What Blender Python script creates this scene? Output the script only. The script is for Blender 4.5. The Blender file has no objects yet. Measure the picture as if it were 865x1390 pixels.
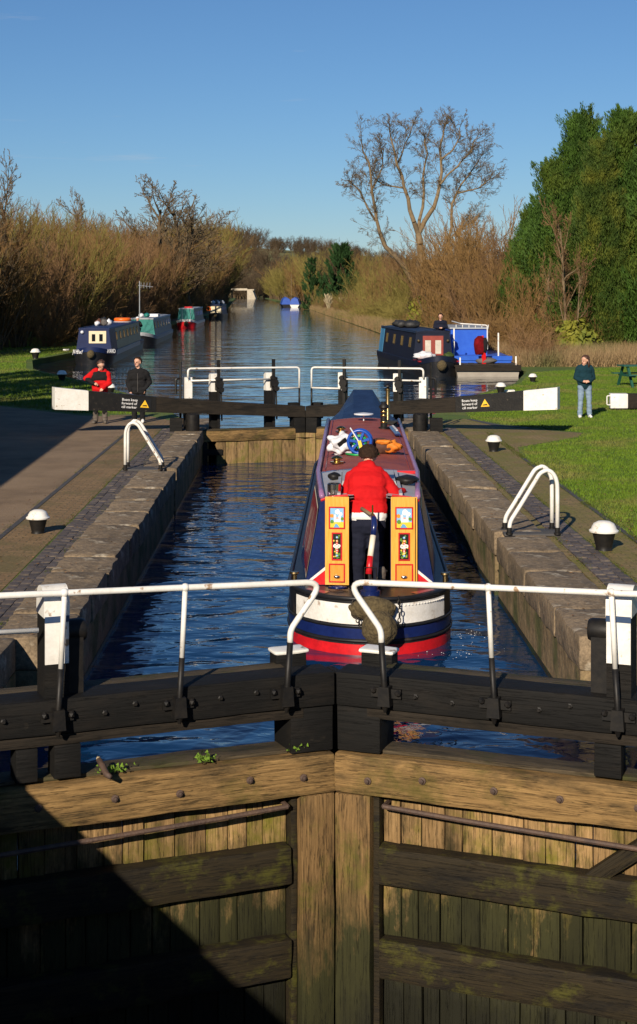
import bpy, bmesh, math, random
import numpy as np
from mathutils import Vector, Matrix, Euler, noise

R = math.radians
random.seed(7)
S = bpy.context.scene
COL = S.collection

# ------------------------------------------------------------------ camera
F, U0, V0, H = 2080.0, 403.0, 397.0, 3.4          # focal length and vanishing point in photo pixels, eye height above the lockside
cam_d = bpy.data.cameras.new('camera'); cam = bpy.data.objects.new('camera', cam_d); COL.objects.link(cam)
cam.location = (0, 0, H); cam.rotation_euler = (R(90), 0, 0)
cam_d.sensor_fit = 'HORIZONTAL'; cam_d.sensor_width = 36.0; cam_d.lens = F/865*36
cam_d.shift_x = (432.5-U0)/865; cam_d.shift_y = -(695-V0)/865
cam_d.clip_start = 0.1; cam_d.clip_end = 9000
S.camera = cam

# ------------------------------------------------------------------ sky and sun
EL, AZ = 25.0, 18.5                                # sun height; light travels AZ degrees right of the lock axis
W = bpy.data.worlds.new('World'); S.world = W; W.use_nodes = True
wn = W.node_tree.nodes; wl = W.node_tree.links; wn.clear()
sky = wn.new('ShaderNodeTexSky'); sky.sky_type = 'NISHITA'; sky.sun_disc = False
sky.sun_elevation = R(EL); sky.sun_rotation = R(180+AZ)
sky.altitude = 0; sky.air_density = 1.0; sky.dust_density = 0.0; sky.ozone_density = 8.2
bgn = wn.new('ShaderNodeBackground'); bgn.inputs['Strength'].default_value = 0.066
wo = wn.new('ShaderNodeOutputWorld')
# a few thin wisps of cloud low in the sky
wt = wn.new('ShaderNodeTexCoord'); wm = wn.new('ShaderNodeMapping'); wm.inputs['Scale'].default_value = (2.2, 2.2, 30); wm.inputs['Location'].default_value = (.35, .2, .9)
wz = wn.new('ShaderNodeTexNoise'); wz.inputs['Scale'].default_value = 2.4; wz.inputs['Detail'].default_value = 7; wz.inputs['Roughness'].default_value = .62
wr = wn.new('ShaderNodeMapRange'); wr.inputs['From Min'].default_value = .66; wr.inputs['From Max'].default_value = .86; wr.inputs['To Max'].default_value = .55
wx = wn.new('ShaderNodeMix'); wx.data_type = 'RGBA'; wx.inputs['B'].default_value = (6.6, 6.9, 7.4, 1)
wl.new(wt.outputs['Generated'], wm.inputs['Vector']); wl.new(wm.outputs[0], wz.inputs['Vector']); wl.new(wz.outputs['Fac'], wr.inputs['Value'])
wl.new(wr.outputs[0], wx.inputs['Factor']); wl.new(sky.outputs[0], wx.inputs['A'])
wl.new(wx.outputs['Result'], bgn.inputs['Color']); wl.new(bgn.outputs[0], wo.inputs['Surface'])
sd = bpy.data.lights.new('sun', 'SUN'); sd.energy = 5.0; sd.angle = R(0.5); sd.color = (1.0, 0.87, 0.70)
sun = bpy.data.objects.new('sun', sd); COL.objects.link(sun)
ldir = Vector((math.sin(R(AZ))*math.cos(R(EL)), math.cos(R(AZ))*math.cos(R(EL)), -math.sin(R(EL))))
sun.rotation_euler = ldir.to_track_quat('-Z', 'Y').to_euler(); sun.location = (-20, -40, 40)
S.view_settings.view_transform = 'Standard'; S.view_settings.look = 'None'
S.view_settings.exposure = 0.25; S.view_settings.gamma = 1.0
S.render.engine = 'CYCLES'
S.cycles.use_denoising = True
try: S.cycles.denoiser = 'OPENIMAGEDENOISE'
except Exception: pass
S.cycles.max_bounces = 5; S.cycles.diffuse_bounces = 2; S.cycles.glossy_bounces = 3
S.cycles.transparent_max_bounces = 4; S.cycles.caustics_reflective = False; S.cycles.caustics_refractive = False

# ------------------------------------------------------------------ materials
MATS = {}
def pmat(name, c1, c2=None, scale=6.0, rough=0.6, bump=0.0, bscale=None, metal=0.0, stretch=(1,1,1), spec=0.5,
         c3=None, scale3=1.2, lo3=0.5, hi3=0.62, rand=0.0, lo=0.35, hi=0.65, coat=0.0, detail=6.0, bdist=0.02, grain=0.0, gscale=40.0):
    if name in MATS: return MATS[name]
    m = bpy.data.materials.new(name); m.use_nodes = True
    n = m.node_tree.nodes; l = m.node_tree.links
    b = n['Principled BSDF']
    b.inputs['Roughness'].default_value = rough; b.inputs['Metallic'].default_value = metal
    b.inputs['Specular IOR Level'].default_value = spec; b.inputs['Coat Weight'].default_value = coat
    tc = n.new('ShaderNodeTexCoord'); mp = n.new('ShaderNodeMapping'); mp.inputs['Scale'].default_value = stretch
    l.new(tc.outputs['Object'], mp.inputs['Vector'])
    col = None
    if c2 is not None:
        t = n.new('ShaderNodeTexNoise'); t.inputs['Scale'].default_value = scale; t.inputs['Detail'].default_value = detail
        t.inputs['Roughness'].default_value = 0.6
        l.new(mp.outputs[0], t.inputs['Vector'])
        r = n.new('ShaderNodeValToRGB'); r.color_ramp.elements[0].position = lo; r.color_ramp.elements[1].position = hi
        r.color_ramp.elements[0].color = (*c1, 1); r.color_ramp.elements[1].color = (*c2, 1)
        l.new(t.outputs['Fac'], r.inputs['Fac']); col = r.outputs['Color']
        if c3 is not None:
            t3 = n.new('ShaderNodeTexNoise'); t3.inputs['Scale'].default_value = scale3; t3.inputs['Detail'].default_value = 7
            l.new(tc.outputs['Object'], t3.inputs['Vector'])
            r3 = n.new('ShaderNodeMapRange'); r3.inputs['From Min'].default_value = lo3; r3.inputs['From Max'].default_value = hi3
            l.new(t3.outputs['Fac'], r3.inputs['Value'])
            mx = n.new('ShaderNodeMix'); mx.data_type = 'RGBA'
            l.new(r3.outputs[0], mx.inputs['Factor']); l.new(col, mx.inputs['A']); mx.inputs['B'].default_value = (*c3, 1)
            col = mx.outputs['Result']
    if grain > 0 and col is not None:
        tg = n.new('ShaderNodeTexNoise'); tg.inputs['Scale'].default_value = gscale; tg.inputs['Detail'].default_value = 8; tg.inputs['Roughness'].default_value = .75
        l.new(tc.outputs['Object'], tg.inputs['Vector'])
        rgm = n.new('ShaderNodeMapRange'); rgm.inputs['From Min'].default_value = .32; rgm.inputs['From Max'].default_value = .68; rgm.inputs['To Min'].default_value = 1-grain; rgm.inputs['To Max'].default_value = 1+grain
        l.new(tg.outputs['Fac'], rgm.inputs['Value']); vm = n.new('ShaderNodeVectorMath'); vm.operation = 'SCALE'
        l.new(col, vm.inputs[0]); l.new(rgm.outputs[0], vm.inputs['Scale']); col = vm.outputs[0]
    if rand > 0:
        oi = n.new('ShaderNodeObjectInfo'); hs = n.new('ShaderNodeHueSaturation')
        mr = n.new('ShaderNodeMapRange'); mr.inputs['To Min'].default_value = 1-rand; mr.inputs['To Max'].default_value = 1+rand
        l.new(oi.outputs['Random'], mr.inputs['Value']); l.new(mr.outputs[0], hs.inputs['Value'])
        if col is None: hs.inputs['Color'].default_value = (*c1, 1)
        else: l.new(col, hs.inputs['Color'])
        col = hs.outputs['Color']
    if col is None: b.inputs['Base Color'].default_value = (*c1, 1)
    else: l.new(col, b.inputs['Base Color'])
    if bump > 0:
        tb = n.new('ShaderNodeTexNoise'); tb.inputs['Scale'].default_value = bscale or scale*3; tb.inputs['Detail'].default_value = 5
        l.new(mp.outputs[0], tb.inputs['Vector'])
        bp = n.new('ShaderNodeBump'); bp.inputs['Strength'].default_value = bump; bp.inputs['Distance'].default_value = bdist
        l.new(tb.outputs['Fac'], bp.inputs['Height']); l.new(bp.outputs[0], b.inputs['Normal'])
    MATS[name] = m
    return m

def brickmat(name, c1, c2, mortar, sx, sy, bw=0.5, bump=0.4, c3=None, axis='XY', s3=0.9, lo3=0.48, hi3=0.6):
    m = bpy.data.materials.new(name); m.use_nodes = True
    n = m.node_tree.nodes; l = m.node_tree.links; b = n['Principled BSDF']; b.inputs['Roughness'].default_value = 0.85
    tc = n.new('ShaderNodeTexCoord'); sp = n.new('ShaderNodeSeparateXYZ'); cb = n.new('ShaderNodeCombineXYZ')
    l.new(tc.outputs['Object'], sp.inputs[0])
    l.new(sp.outputs[axis[0]], cb.inputs[0]); l.new(sp.outputs[axis[1]], cb.inputs[1])
    br = n.new('ShaderNodeTexBrick'); br.inputs['Scale'].default_value = 1.0
    br.inputs['Brick Width'].default_value = sx; br.inputs['Row Height'].default_value = sy
    br.inputs['Mortar Size'].default_value = 0.008; br.inputs['Color1'].default_value = (*c1, 1); br.inputs['Color2'].default_value = (*c2, 1)
    br.inputs['Mortar'].default_value = (*mortar, 1)
    l.new(cb.outputs[0], br.inputs['Vector'])
    t3 = n.new('ShaderNodeTexNoise'); t3.inputs['Scale'].default_value = s3; t3.inputs['Detail'].default_value = 9; t3.inputs['Roughness'].default_value = 0.65
    l.new(tc.outputs['Object'], t3.inputs['Vector'])
    r3 = n.new('ShaderNodeMapRange'); r3.inputs['From Min'].default_value = lo3; r3.inputs['From Max'].default_value = hi3
    l.new(t3.outputs['Fac'], r3.inputs['Value'])
    tg = n.new('ShaderNodeTexNoise'); tg.inputs['Scale'].default_value = 22; tg.inputs['Detail'].default_value = 9; tg.inputs['Roughness'].default_value = .75; l.new(tc.outputs['Object'], tg.inputs['Vector'])
    rg2 = n.new('ShaderNodeMapRange'); rg2.inputs['From Min'].default_value = .3; rg2.inputs['From Max'].default_value = .7; rg2.inputs['To Min'].default_value = .5; rg2.inputs['To Max'].default_value = 1.45; l.new(tg.outputs['Fac'], rg2.inputs['Value'])
    mx = n.new('ShaderNodeMix'); mx.data_type = 'RGBA'; l.new(r3.outputs[0], mx.inputs['Factor'])
    l.new(br.outputs['Color'], mx.inputs['A']); mx.inputs['B'].default_value = (*(c3 or c1), 1)
    vm = n.new('ShaderNodeVectorMath'); vm.operation = 'SCALE'; l.new(mx.outputs['Result'], vm.inputs[0]); l.new(rg2.outputs[0], vm.inputs['Scale']); l.new(vm.outputs[0], b.inputs['Base Color'])
    bp = n.new('ShaderNodeBump'); bp.inputs['Strength'].default_value = bump; bp.inputs['Distance'].default_value = 0.01; bp.invert = True
    l.new(br.outputs['Fac'], bp.inputs['Height']); l.new(bp.outputs[0], b.inputs['Normal'])
    MATS[name] = m
    return m

def woodmat(name, light, dark, stain, moss, axis='X', mlo=.52, mhi=.66, slo=.50, shi=.64, rough=.82, rand=.0, crack=.75, mscale=1.6, wet=None):
    """weathered timber: fine grain along one axis, dark stains, cracks, moss patches"""
    m = bpy.data.materials.new(name); m.use_nodes = True
    n = m.node_tree.nodes; l = m.node_tree.links; b = n['Principled BSDF']; b.inputs['Roughness'].default_value = rough; b.inputs['Specular IOR Level'].default_value = .25
    tc = n.new('ShaderNodeTexCoord'); oi = n.new('ShaderNodeObjectInfo'); av = n.new('ShaderNodeVectorMath'); av.operation = 'ADD'
    sc = n.new('ShaderNodeVectorMath'); sc.operation = 'SCALE'; sc.inputs[0].default_value = (37, 53, 71); l.new(oi.outputs['Random'], sc.inputs['Scale'])
    l.new(tc.outputs['Object'], av.inputs[0]); l.new(sc.outputs[0], av.inputs[1])
    def nz(scale, st, det=6, ro=.65, dist=0.0):
        mp = n.new('ShaderNodeMapping'); k = {'X': (1, st, st), 'Z': (st, st, 1)}[axis]; mp.inputs['Scale'].default_value = k
        l.new(av.outputs[0], mp.inputs['Vector']); t = n.new('ShaderNodeTexNoise'); t.inputs['Scale'].default_value = scale; t.inputs['Detail'].default_value = det; t.inputs['Roughness'].default_value = ro; t.inputs['Distortion'].default_value = dist
        l.new(mp.outputs[0], t.inputs['Vector']); return t.outputs['Fac']
    def rng_(x, a, c, lo=0.0, hi=1.0):
        r = n.new('ShaderNodeMapRange'); r.inputs['From Min'].default_value = a; r.inputs['From Max'].default_value = c; r.inputs['To Min'].default_value = lo; r.inputs['To Max'].default_value = hi; l.new(x, r.inputs['Value']); return r.outputs[0]
    def mix(f, a, c):
        x = n.new('ShaderNodeMix'); x.data_type = 'RGBA'; l.new(f, x.inputs['Factor'])
        if isinstance(a, tuple): x.inputs['A'].default_value = (*a, 1)
        else: l.new(a, x.inputs['A'])
        x.inputs['B'].default_value = (*c, 1); return x.outputs['Result']
    g = nz(3.0, 26, 9, .75, .2); col = mix(rng_(g, .36, .62), light, dark)
    col = mix(rng_(nz(1.6, 3.2, 8, .68), slo, shi, 0, .9), col, stain)
    col = mix(rng_(nz(mscale, 1.3, 9, .7), mlo, mhi, 0, .92), col, moss)
    if wet:        # slime left below the water line, with a ragged upper edge
        ge = n.new('ShaderNodeNewGeometry'); sx_ = n.new('ShaderNodeSeparateXYZ'); l.new(ge.outputs['Position'], sx_.inputs[0])
        tn_ = n.new('ShaderNodeTexNoise'); tn_.inputs['Scale'].default_value = 1.5; tn_.inputs['Detail'].default_value = 9; tn_.inputs['Roughness'].default_value = .72
        mp_ = n.new('ShaderNodeMapping'); mp_.inputs['Scale'].default_value = (1.6, 1.6, .55); l.new(ge.outputs['Position'], mp_.inputs['Vector']); l.new(mp_.outputs[0], tn_.inputs['Vector'])
        ma = n.new('ShaderNodeMath'); ma.operation = 'MULTIPLY_ADD'; l.new(tn_.outputs['Fac'], ma.inputs[0]); ma.inputs[1].default_value = 2.6; l.new(sx_.outputs['Z'], ma.inputs[2])
        col = mix(rng_(ma.outputs[0], wet[0], wet[1], 1, 0), col, (.030,.030,.010)); col = mix(rng_(ma.outputs[0], wet[0]-.75, wet[0]-.1, 1, 0), col, (.012,.012,.006))
    cr = n.new('ShaderNodeMath'); cr.operation = 'SUBTRACT'; l.new(nz(.9, 34, 5, .6, .25), cr.inputs[0]); cr.inputs[1].default_value = .5
    ab = n.new('ShaderNodeMath'); ab.operation = 'ABSOLUTE'; l.new(cr.outputs[0], ab.inputs[0]); ck = rng_(ab.outputs[0], .0, .018, 1-crack, 1)
    vm = n.new('ShaderNodeVectorMath'); vm.operation = 'SCALE'; l.new(col, vm.inputs[0]); l.new(ck, vm.inputs['Scale']); out = vm.outputs[0]
    if rand:
        hs = n.new('ShaderNodeHueSaturation'); l.new(rng_(oi.outputs['Random'], 0, 1, 1-rand, 1+rand), hs.inputs['Value']); l.new(out, hs.inputs['Color']); out = hs.outputs['Color']
    l.new(out, b.inputs['Base Color'])
    hm = n.new('ShaderNodeMath'); hm.operation = 'MULTIPLY'; l.new(g, hm.inputs[0]); l.new(ck, hm.inputs[1])
    bp = n.new('ShaderNodeBump'); bp.inputs['Strength'].default_value = .7; bp.inputs['Distance'].default_value = .006; l.new(hm.outputs[0], bp.inputs['Height']); l.new(bp.outputs[0], b.inputs['Normal'])
    MATS[name] = m; return m

def watermat(name, base, waves, rough=0.03, stretch=(1, 1, 1)):
    m = bpy.data.materials.new(name); m.use_nodes = True
    n = m.node_tree.nodes; l = m.node_tree.links; b = n['Principled BSDF']
    b.inputs['Base Color'].default_value = (*base, 1); b.inputs['Roughness'].default_value = rough; b.inputs['IOR'].default_value = 1.33
    b.inputs['Specular IOR Level'].default_value = 0.5
    tc = n.new('ShaderNodeTexCoord'); mp = n.new('ShaderNodeMapping'); mp.inputs['Scale'].default_value = stretch
    l.new(tc.outputs['Object'], mp.inputs['Vector'])
    prev = None
    for (sc, st, dist, det) in waves:
        t = n.new('ShaderNodeTexNoise'); t.inputs['Scale'].default_value = sc; t.inputs['Detail'].default_value = det
        t.inputs['Distortion'].default_value = 0.6
        l.new(mp.outputs[0], t.inputs['Vector'])
        bp = n.new('ShaderNodeBump'); bp.inputs['Strength'].default_value = st; bp.inputs['Distance'].default_value = dist
        l.new(t.outputs['Fac'], bp.inputs['Height'])
        if prev: l.new(prev.outputs[0], bp.inputs['Normal'])
        prev = bp
    l.new(prev.outputs[0], b.inputs['Normal'])
    MATS[name] = m
    return m

def M(n): return MATS[n]
# paints
pmat('white_paint', (.80,.79,.75), (.70,.68,.62), scale=5, rough=.42, c3=(.33,.22,.13), scale3=12, lo3=.635, hi3=.70, grain=.08, gscale=30)
pmat('black_paint', (.006,.006,.0065), (.012,.0115,.0105), scale=7, spec=.25, rough=.6, bump=.25, bscale=30, c3=(.07,.055,.04), scale3=14, lo3=.62, hi3=.72)
pmat('black_iron', (.007,.007,.0075), (.016,.014,.012), scale=16, spec=.3, rough=.5, bump=.12, bscale=40, bdist=.006)
pmat('blue_paint', (.006,.014,.085), (.009,.020,.105), scale=3, rough=.28, coat=.25, c3=(.02,.025,.05), scale3=5, lo3=.60, hi3=.75, grain=.2, gscale=25)
pmat('stripe_blue', (.03,.06,.13), rough=.4)
pmat('navy_paint', (.006,.014,.060), (.009,.02,.08), scale=3, rough=.5, spec=.25)
pmat('door_red', (.28,.045,.03), (.22,.035,.025), scale=5, rough=.6)
pmat('cream_grey', (.58,.54,.46), (.48,.44,.37), scale=5, rough=.6)
pmat('dark_navy', (.005,.008,.020), (.008,.012,.03), scale=3, rough=.45, spec=.3)
pmat('red_paint', (.62,.012,.018), (.48,.01,.015), scale=5, rough=.35, coat=.15, c3=(.20,.02,.02), scale3=6, lo3=.60, hi3=.74, grain=.15, gscale=25)
pmat('dark_red_paint', (.22,.012,.02), (.28,.016,.024), scale=4, rough=.3)
pmat('roof_maroon', grain=.15, gscale=40, c1=(.26,.064,.050), c2=(.31,.088,.068), scale=3, spec=.2, rough=.65, c3=(.17,.05,.055), scale3=1.7, lo3=.5, hi3=.7, bump=.1, bscale=200)
pmat('purple_rail', (.26,.12,.25), (.32,.17,.32), scale=5, rough=.32)
pmat('grey_paint', (.42,.42,.43), (.34,.34,.36), scale=4, rough=.45)
pmat('cream_paint', (.72,.62,.42), (.66,.56,.36), scale=4, rough=.4)
pmat('pale_cream', (.78,.72,.58), rough=.4)
pmat('hull_black', (.009,.010,.012), (.017,.017,.020), scale=3, spec=.3, rough=.42, bump=.1, bscale=8, c3=(.05,.038,.03), scale3=5, lo3=.62, hi3=.74)
pmat('hull_white', (.80,.79,.76), (.66,.64,.59), scale=5, rough=.35, c3=(.30,.20,.13), scale3=7, lo3=.64, hi3=.74, grain=.12, gscale=30)
pmat('door_wood', (.72,.33,.045), (.82,.44,.09), scale=5, rough=.28, stretch=(14,14,1.2), coat=.3)
pmat('door_wood_dark', (.62,.27,.035), (.70,.33,.06), scale=5, rough=.3, stretch=(14,14,1.2), coat=.3)
pmat('brass', (.62,.42,.13), (.5,.32,.09), scale=8, rough=.25, metal=1)
pmat('old_brass', (.30,.22,.10), (.22,.16,.08), scale=8, rough=.38, metal=1)
pmat('chrome', (.7,.7,.68), rough=.18, metal=1)
pmat('rope', (.055,.040,.018), (.12,.09,.040), scale=24, rough=.95, bump=1.0, bscale=30, bdist=.03)
pmat('chain', (.05,.045,.04), rough=.5, metal=.8)
pmat('glass', (.01,.012,.015), rough=.06, spec=.8)
pmat('glass_warm', (.20,.13,.04), (.35,.24,.08), scale=3, rough=.2)
pmat('blue_canvas', (.009,.022,.062), (.014,.034,.09), scale=4, rough=.5, bump=.4, bscale=9, bdist=.05)
pmat('bright_blue', (.012,.085,.50), (.02,.11,.55), scale=3, rough=.35)
pmat('royal_canvas', (.02,.07,.35), (.03,.1,.45), scale=3, rough=.6, bump=.4, bscale=4)
pmat('teal_paint', (.015,.16,.14), (.02,.19,.16), scale=3, rough=.4)
pmat('boat_brown', (.25,.185,.12), (.32,.24,.16), scale=3, rough=.55)
pmat('boat_olive', (.46,.36,.17), (.52,.42,.21), scale=2, rough=.5)
pmat('boat_grey', (.27,.24,.20), (.33,.30,.25), scale=2, rough=.55)
pmat('roof_grey', (.33,.35,.37), (.28,.30,.32), scale=2, rough=.5)
pmat('pale_blue_paint', (.20,.30,.36), (.26,.36,.42), scale=4, rough=.4)
pmat('sky_blue_paint', (.06,.24,.44), rough=.4)
pmat('orange_plastic', (.80,.14,.01), rough=.4)
pmat('orange_cloth', (.75,.24,.02), (.6,.16,.01), scale=8, rough=.7)
pmat('brown_cloth', (.09,.035,.02), rough=.8)
pmat('white_plastic', (.75,.76,.78), (.60,.62,.66), scale=7, rough=.45)
pmat('yellow_plastic', (.78,.55,.05), rough=.45)
pmat('reel_blue', (.012,.075,.40), rough=.3)
pmat('green_cable', (.01,.30,.07), rough=.4)
pmat('coal', (.012,.012,.012), (.03,.03,.03), scale=8, rough=.6, bump=.6, bscale=20)
pmat('dark_interior', (.006,.006,.007), rough=.9)
# wood of the gates
woodmat('black_timber', (.007,.0066,.006), (.004,.004,.0038), (.012,.010,.008), (.035,.028,.020), 'X', mlo=.66, mhi=.74, mscale=4, rough=.75)
woodmat('gate_rail', (.32,.20,.078), (.16,.095,.036), (.045,.032,.015), (.085,.072,.016), 'X', slo=.46, shi=.64, mlo=.52, mhi=.68)
woodmat('gate_top_wood', (.10,.076,.045), (.05,.039,.024), (.022,.019,.012), (.045,.05,.014), 'X')
woodmat('gate_plank', (.38,.24,.11), (.21,.13,.052), (.06,.042,.018), (.125,.115,.014), 'Z', slo=.50, shi=.66, mlo=.46, mhi=.62, rand=.3, wet=(-.02,.36))
woodmat('gate_plank_wet', (.075,.055,.022), (.035,.027,.012), (.014,.012,.007), (.050,.058,.008), 'Z', mlo=.46, mhi=.6, rand=.3, rough=.6, wet=(-.05,.35))
woodmat('gate_mossy', (.032,.023,.010), (.014,.011,.006), (.007,.006,.005), (.060,.058,.009), 'X', mlo=.52, mhi=.63, mscale=2.6, rough=.75)
woodmat('gate_post_wood', (.25,.152,.062), (.125,.075,.030), (.040,.028,.014), (.085,.085,.012), 'Z', mlo=.50, mhi=.64, slo=.5, shi=.66, wet=(-.55,.0))
woodmat('far_gate_plank', (.30,.20,.092), (.19,.12,.052), (.09,.06,.028), (.13,.12,.024), 'Z', mlo=.48, mhi=.62, rand=.2)
woodmat('beam_wood', (.030,.023,.016), (.014,.011,.008), (.008,.007,.0055), (.038,.032,.021), 'X', mlo=.60, mhi=.72, mscale=3)
pmat('rust_iron', (.10,.06,.04), (.055,.035,.028), scale=14, rough=.7, bump=.4, bscale=40)
pmat('moss', (.09,.17,.012), (.14,.24,.02), scale=30, rough=.9)
# ground and stone
pmat('coping', (.25,.185,.115), (.115,.085,.053), grain=.5, gscale=26, detail=10, scale=3.2, rough=.9, bump=.8, bscale=9, c3=(.38,.33,.25), scale3=4.2, lo3=.60, hi3=.72, stretch=(1,.8,1), rand=.16, bdist=.03)
pmat('wall_stone', grain=.45, gscale=18, c1=(.15,.105,.052), c2=(.235,.17,.09), scale=2.5, rough=.85, bump=.8, bscale=7, c3=(.07,.075,.018), scale3=1.6, lo3=.47, hi3=.62, bdist=.03)
pmat('wall_wet', (.018,.018,.012), (.04,.036,.02), scale=3, rough=.45, bump=.6, bscale=8, c3=(.03,.04,.008), scale3=2)
pmat('blue_brick', (.075,.062,.058), (.115,.092,.078), grain=.4, gscale=30, scale=5, rough=.75, bump=.4, rand=.28, c3=(.13,.10,.06), scale3=2.0, lo3=.55, hi3=.68)
brickmat('apron_left', (.26,.165,.075), (.19,.118,.052), (.10,.08,.035), .23, .115, c3=(.14,.105,.038), s3=1.0)
brickmat('apron_right', (.25,.17,.07), (.18,.125,.05), (.09,.085,.018), .23, .115, c3=(.15,.135,.022), s3=1.1, lo3=.42, hi3=.62)
pmat('tarmac', grain=.4, gscale=60, c1=(.225,.155,.092), c2=(.155,.105,.062), scale=1.3, rough=.95, bump=.4, bscale=45, c3=(.24,.17,.105), scale3=.7, lo3=.45, hi3=.7)
pmat('edging', (.045,.045,.05), (.07,.066,.064), scale=5, rough=.8)
pmat('grass', grain=.35, gscale=50, c1=(.085,.135,.010), c2=(.055,.098,.010), scale=1.4, rough=.9, bump=.5, bscale=60, c3=(.125,.145,.02), scale3=.45, lo3=.5, hi3=.68)
pmat('grass_blade', grain=.45, gscale=9, c1=(.13,.205,.012), c2=(.075,.14,.010), scale=2.2, rough=.7, c3=(.17,.17,.04), scale3=.5, lo3=.5, hi3=.66, spec=.25)
pmat('joint_moss', (.075,.095,.014), (.05,.062,.014), scale=3, rough=.9, spec=.2)
pmat('soil', (.075,.052,.03), (.11,.08,.046), scale=3, rough=.95, bump=.4, bscale=20)
pmat('far_field', (.15,.14,.045), (.11,.12,.04), scale=.01, rough=.95)
pmat('dry_reed', (.30,.205,.10), (.21,.135,.06), scale=.8, rough=.85, c3=(.13,.12,.04), scale3=.3, lo3=.5, hi3=.66)
pmat('pampas', (.50,.42,.27), (.40,.32,.19), scale=2, rough=.9)
# vegetation
pmat('twig_brown', (.25,.148,.060), (.17,.10,.042), scale=.35, rough=.9, rand=.25, c3=(.19,.145,.042), scale3=.2, spec=.1)
pmat('twig_orange', (.28,.168,.064), (.205,.122,.048), scale=.35, rough=.9, rand=.22, spec=.1)
pmat('twig_olive', (.19,.16,.045), (.25,.205,.06), scale=.3, rough=.9, rand=.2, spec=.1)
pmat('twig_red', (.25,.15,.075), (.19,.11,.055), scale=.4, rough=.9, rand=.2, spec=.1)
pmat('twig_far', (.125,.09,.055), (.095,.07,.045), scale=.1, rough=.9, rand=.25, spec=.1)
pmat('bark', (.13,.088,.045), (.085,.058,.03), scale=5, rough=.95, bump=.5)
pmat('bark_tan', (.22,.155,.085), (.14,.10,.055), scale=3, rough=.95, bump=.5)
pmat('twig_fine', (.18,.135,.08), (.13,.095,.058), scale=.6, rough=.9, spec=.1)
pmat('conifer', (.054,.112,.012), (.024,.056,.008), scale=1.1, rough=.75, spec=.25, c3=(.085,.115,.012), scale3=.35, lo3=.5, hi3=.68)
pmat('conifer_yellow', (.062,.095,.011), (.032,.062,.009), scale=1.1, rough=.75, spec=.25, c3=(.13,.14,.016), scale3=.5, lo3=.5, hi3=.68)
pmat('conifer_core', (.012,.022,.006), rough=.95)
pmat('pine', (.022,.058,.014), (.014,.038,.010), scale=.8, rough=.8, spec=.2)
pmat('ivy', (.05,.085,.014), (.035,.06,.012), scale=1.2, rough=.7, spec=.3)
pmat('yellow_leaf', (.20,.19,.022), (.11,.135,.018), scale=1.0, rough=.75, spec=.25)
# people
pmat('skin', (.60,.33,.23), rough=.55)
pmat('hair_dark', (.022,.013,.009), (.04,.022,.013), scale=30, rough=.85, bump=.8, bscale=60, spec=.15)
pmat('hair_brown', (.05,.022,.013), (.075,.035,.02), scale=18, rough=.55)
pmat('cloth_red', (.56,.008,.010), (.46,.006,.008), scale=6, rough=.85, bump=.4, bscale=12, spec=.2)
pmat('cloth_black', (.009,.009,.010), (.014,.014,.015), scale=6, rough=.9, bump=.3, bscale=12, spec=.2)
pmat('cloth_navy', (.008,.010,.022), (.012,.014,.028), scale=6, rough=.9, bump=.3, bscale=12, spec=.2)
pmat('cloth_teal', (.006,.028,.04), (.009,.036,.05), scale=6, rough=.95, bump=.4, bscale=10, spec=.2)
pmat('cloth_maroon', (.20,.008,.012), (.09,.004,.006), scale=5, rough=.95, bump=.5, bscale=8, spec=.1)
pmat('cloth_white', (.75,.74,.72), rough=.85)
pmat('cloth_grey', (.10,.09,.085), (.13,.12,.11), scale=6, rough=.9)
pmat('denim', (.16,.23,.32), (.23,.31,.40), scale=5, rough=.9, spec=.2)
pmat('boot_grey', (.12,.10,.085), (.09,.075,.06), scale=12, rough=.8)
pmat('eye', (.02,.015,.012), rough=.3)
pmat('lips', (.40,.13,.11), rough=.5)
pmat('bench_green', (.008,.07,.045), (.012,.09,.06), scale=5, rough=.6)
pmat('sign_yellow', (.85,.50,.03), rough=.4)
pmat('sign_black', (.012,.012,.012), rough=.35)
pmat('sign_white', (.85,.85,.85), rough=.4)
pmat('building_brick', (.25,.10,.06), (.18,.075,.045), scale=6, rough=.9)
pmat('roof_slate', (.06,.06,.07), rough=.8)
pmat('bridge_white', (.50,.44,.34), (.40,.35,.27), scale=.6, rough=.8)
pmat('foam', (.75,.78,.80), rough=.6)
pmat('dead_leaf', (.22,.12,.05), (.11,.06,.025), scale=9, rough=.7)
watermat('lock_water_mat', (.003,.026,.080), [(1.0,.5,.17,1.5), (2.7,.42,.06,2.2), (9,.2,.010,2.0)], stretch=(.8,1.15,1))
watermat('canal_water_mat', (.010,.018,.028), [(.30,.30,.22,2.0), (.9,.36,.09,2.0), (3.0,.35,.025,2.0)], stretch=(.5,1.0,1), rough=.03)

# ------------------------------------------------------------------ mesh helpers
def tag(o, label=None, cat=None, group=None, kind=None):
    if label: o['label'] = label
    if cat: o['category'] = cat
    if group: o['group'] = group
    if kind: o['kind'] = kind
    return o
def empty(name, loc=(0,0,0), rz=0.0, label=None, cat=None, group=None):
    o = bpy.data.objects.new(name, None); COL.objects.link(o); o.location = loc; o.rotation_euler = (0, 0, rz)
    o.empty_display_size = .2
    return tag(o, label, cat, group)

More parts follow.
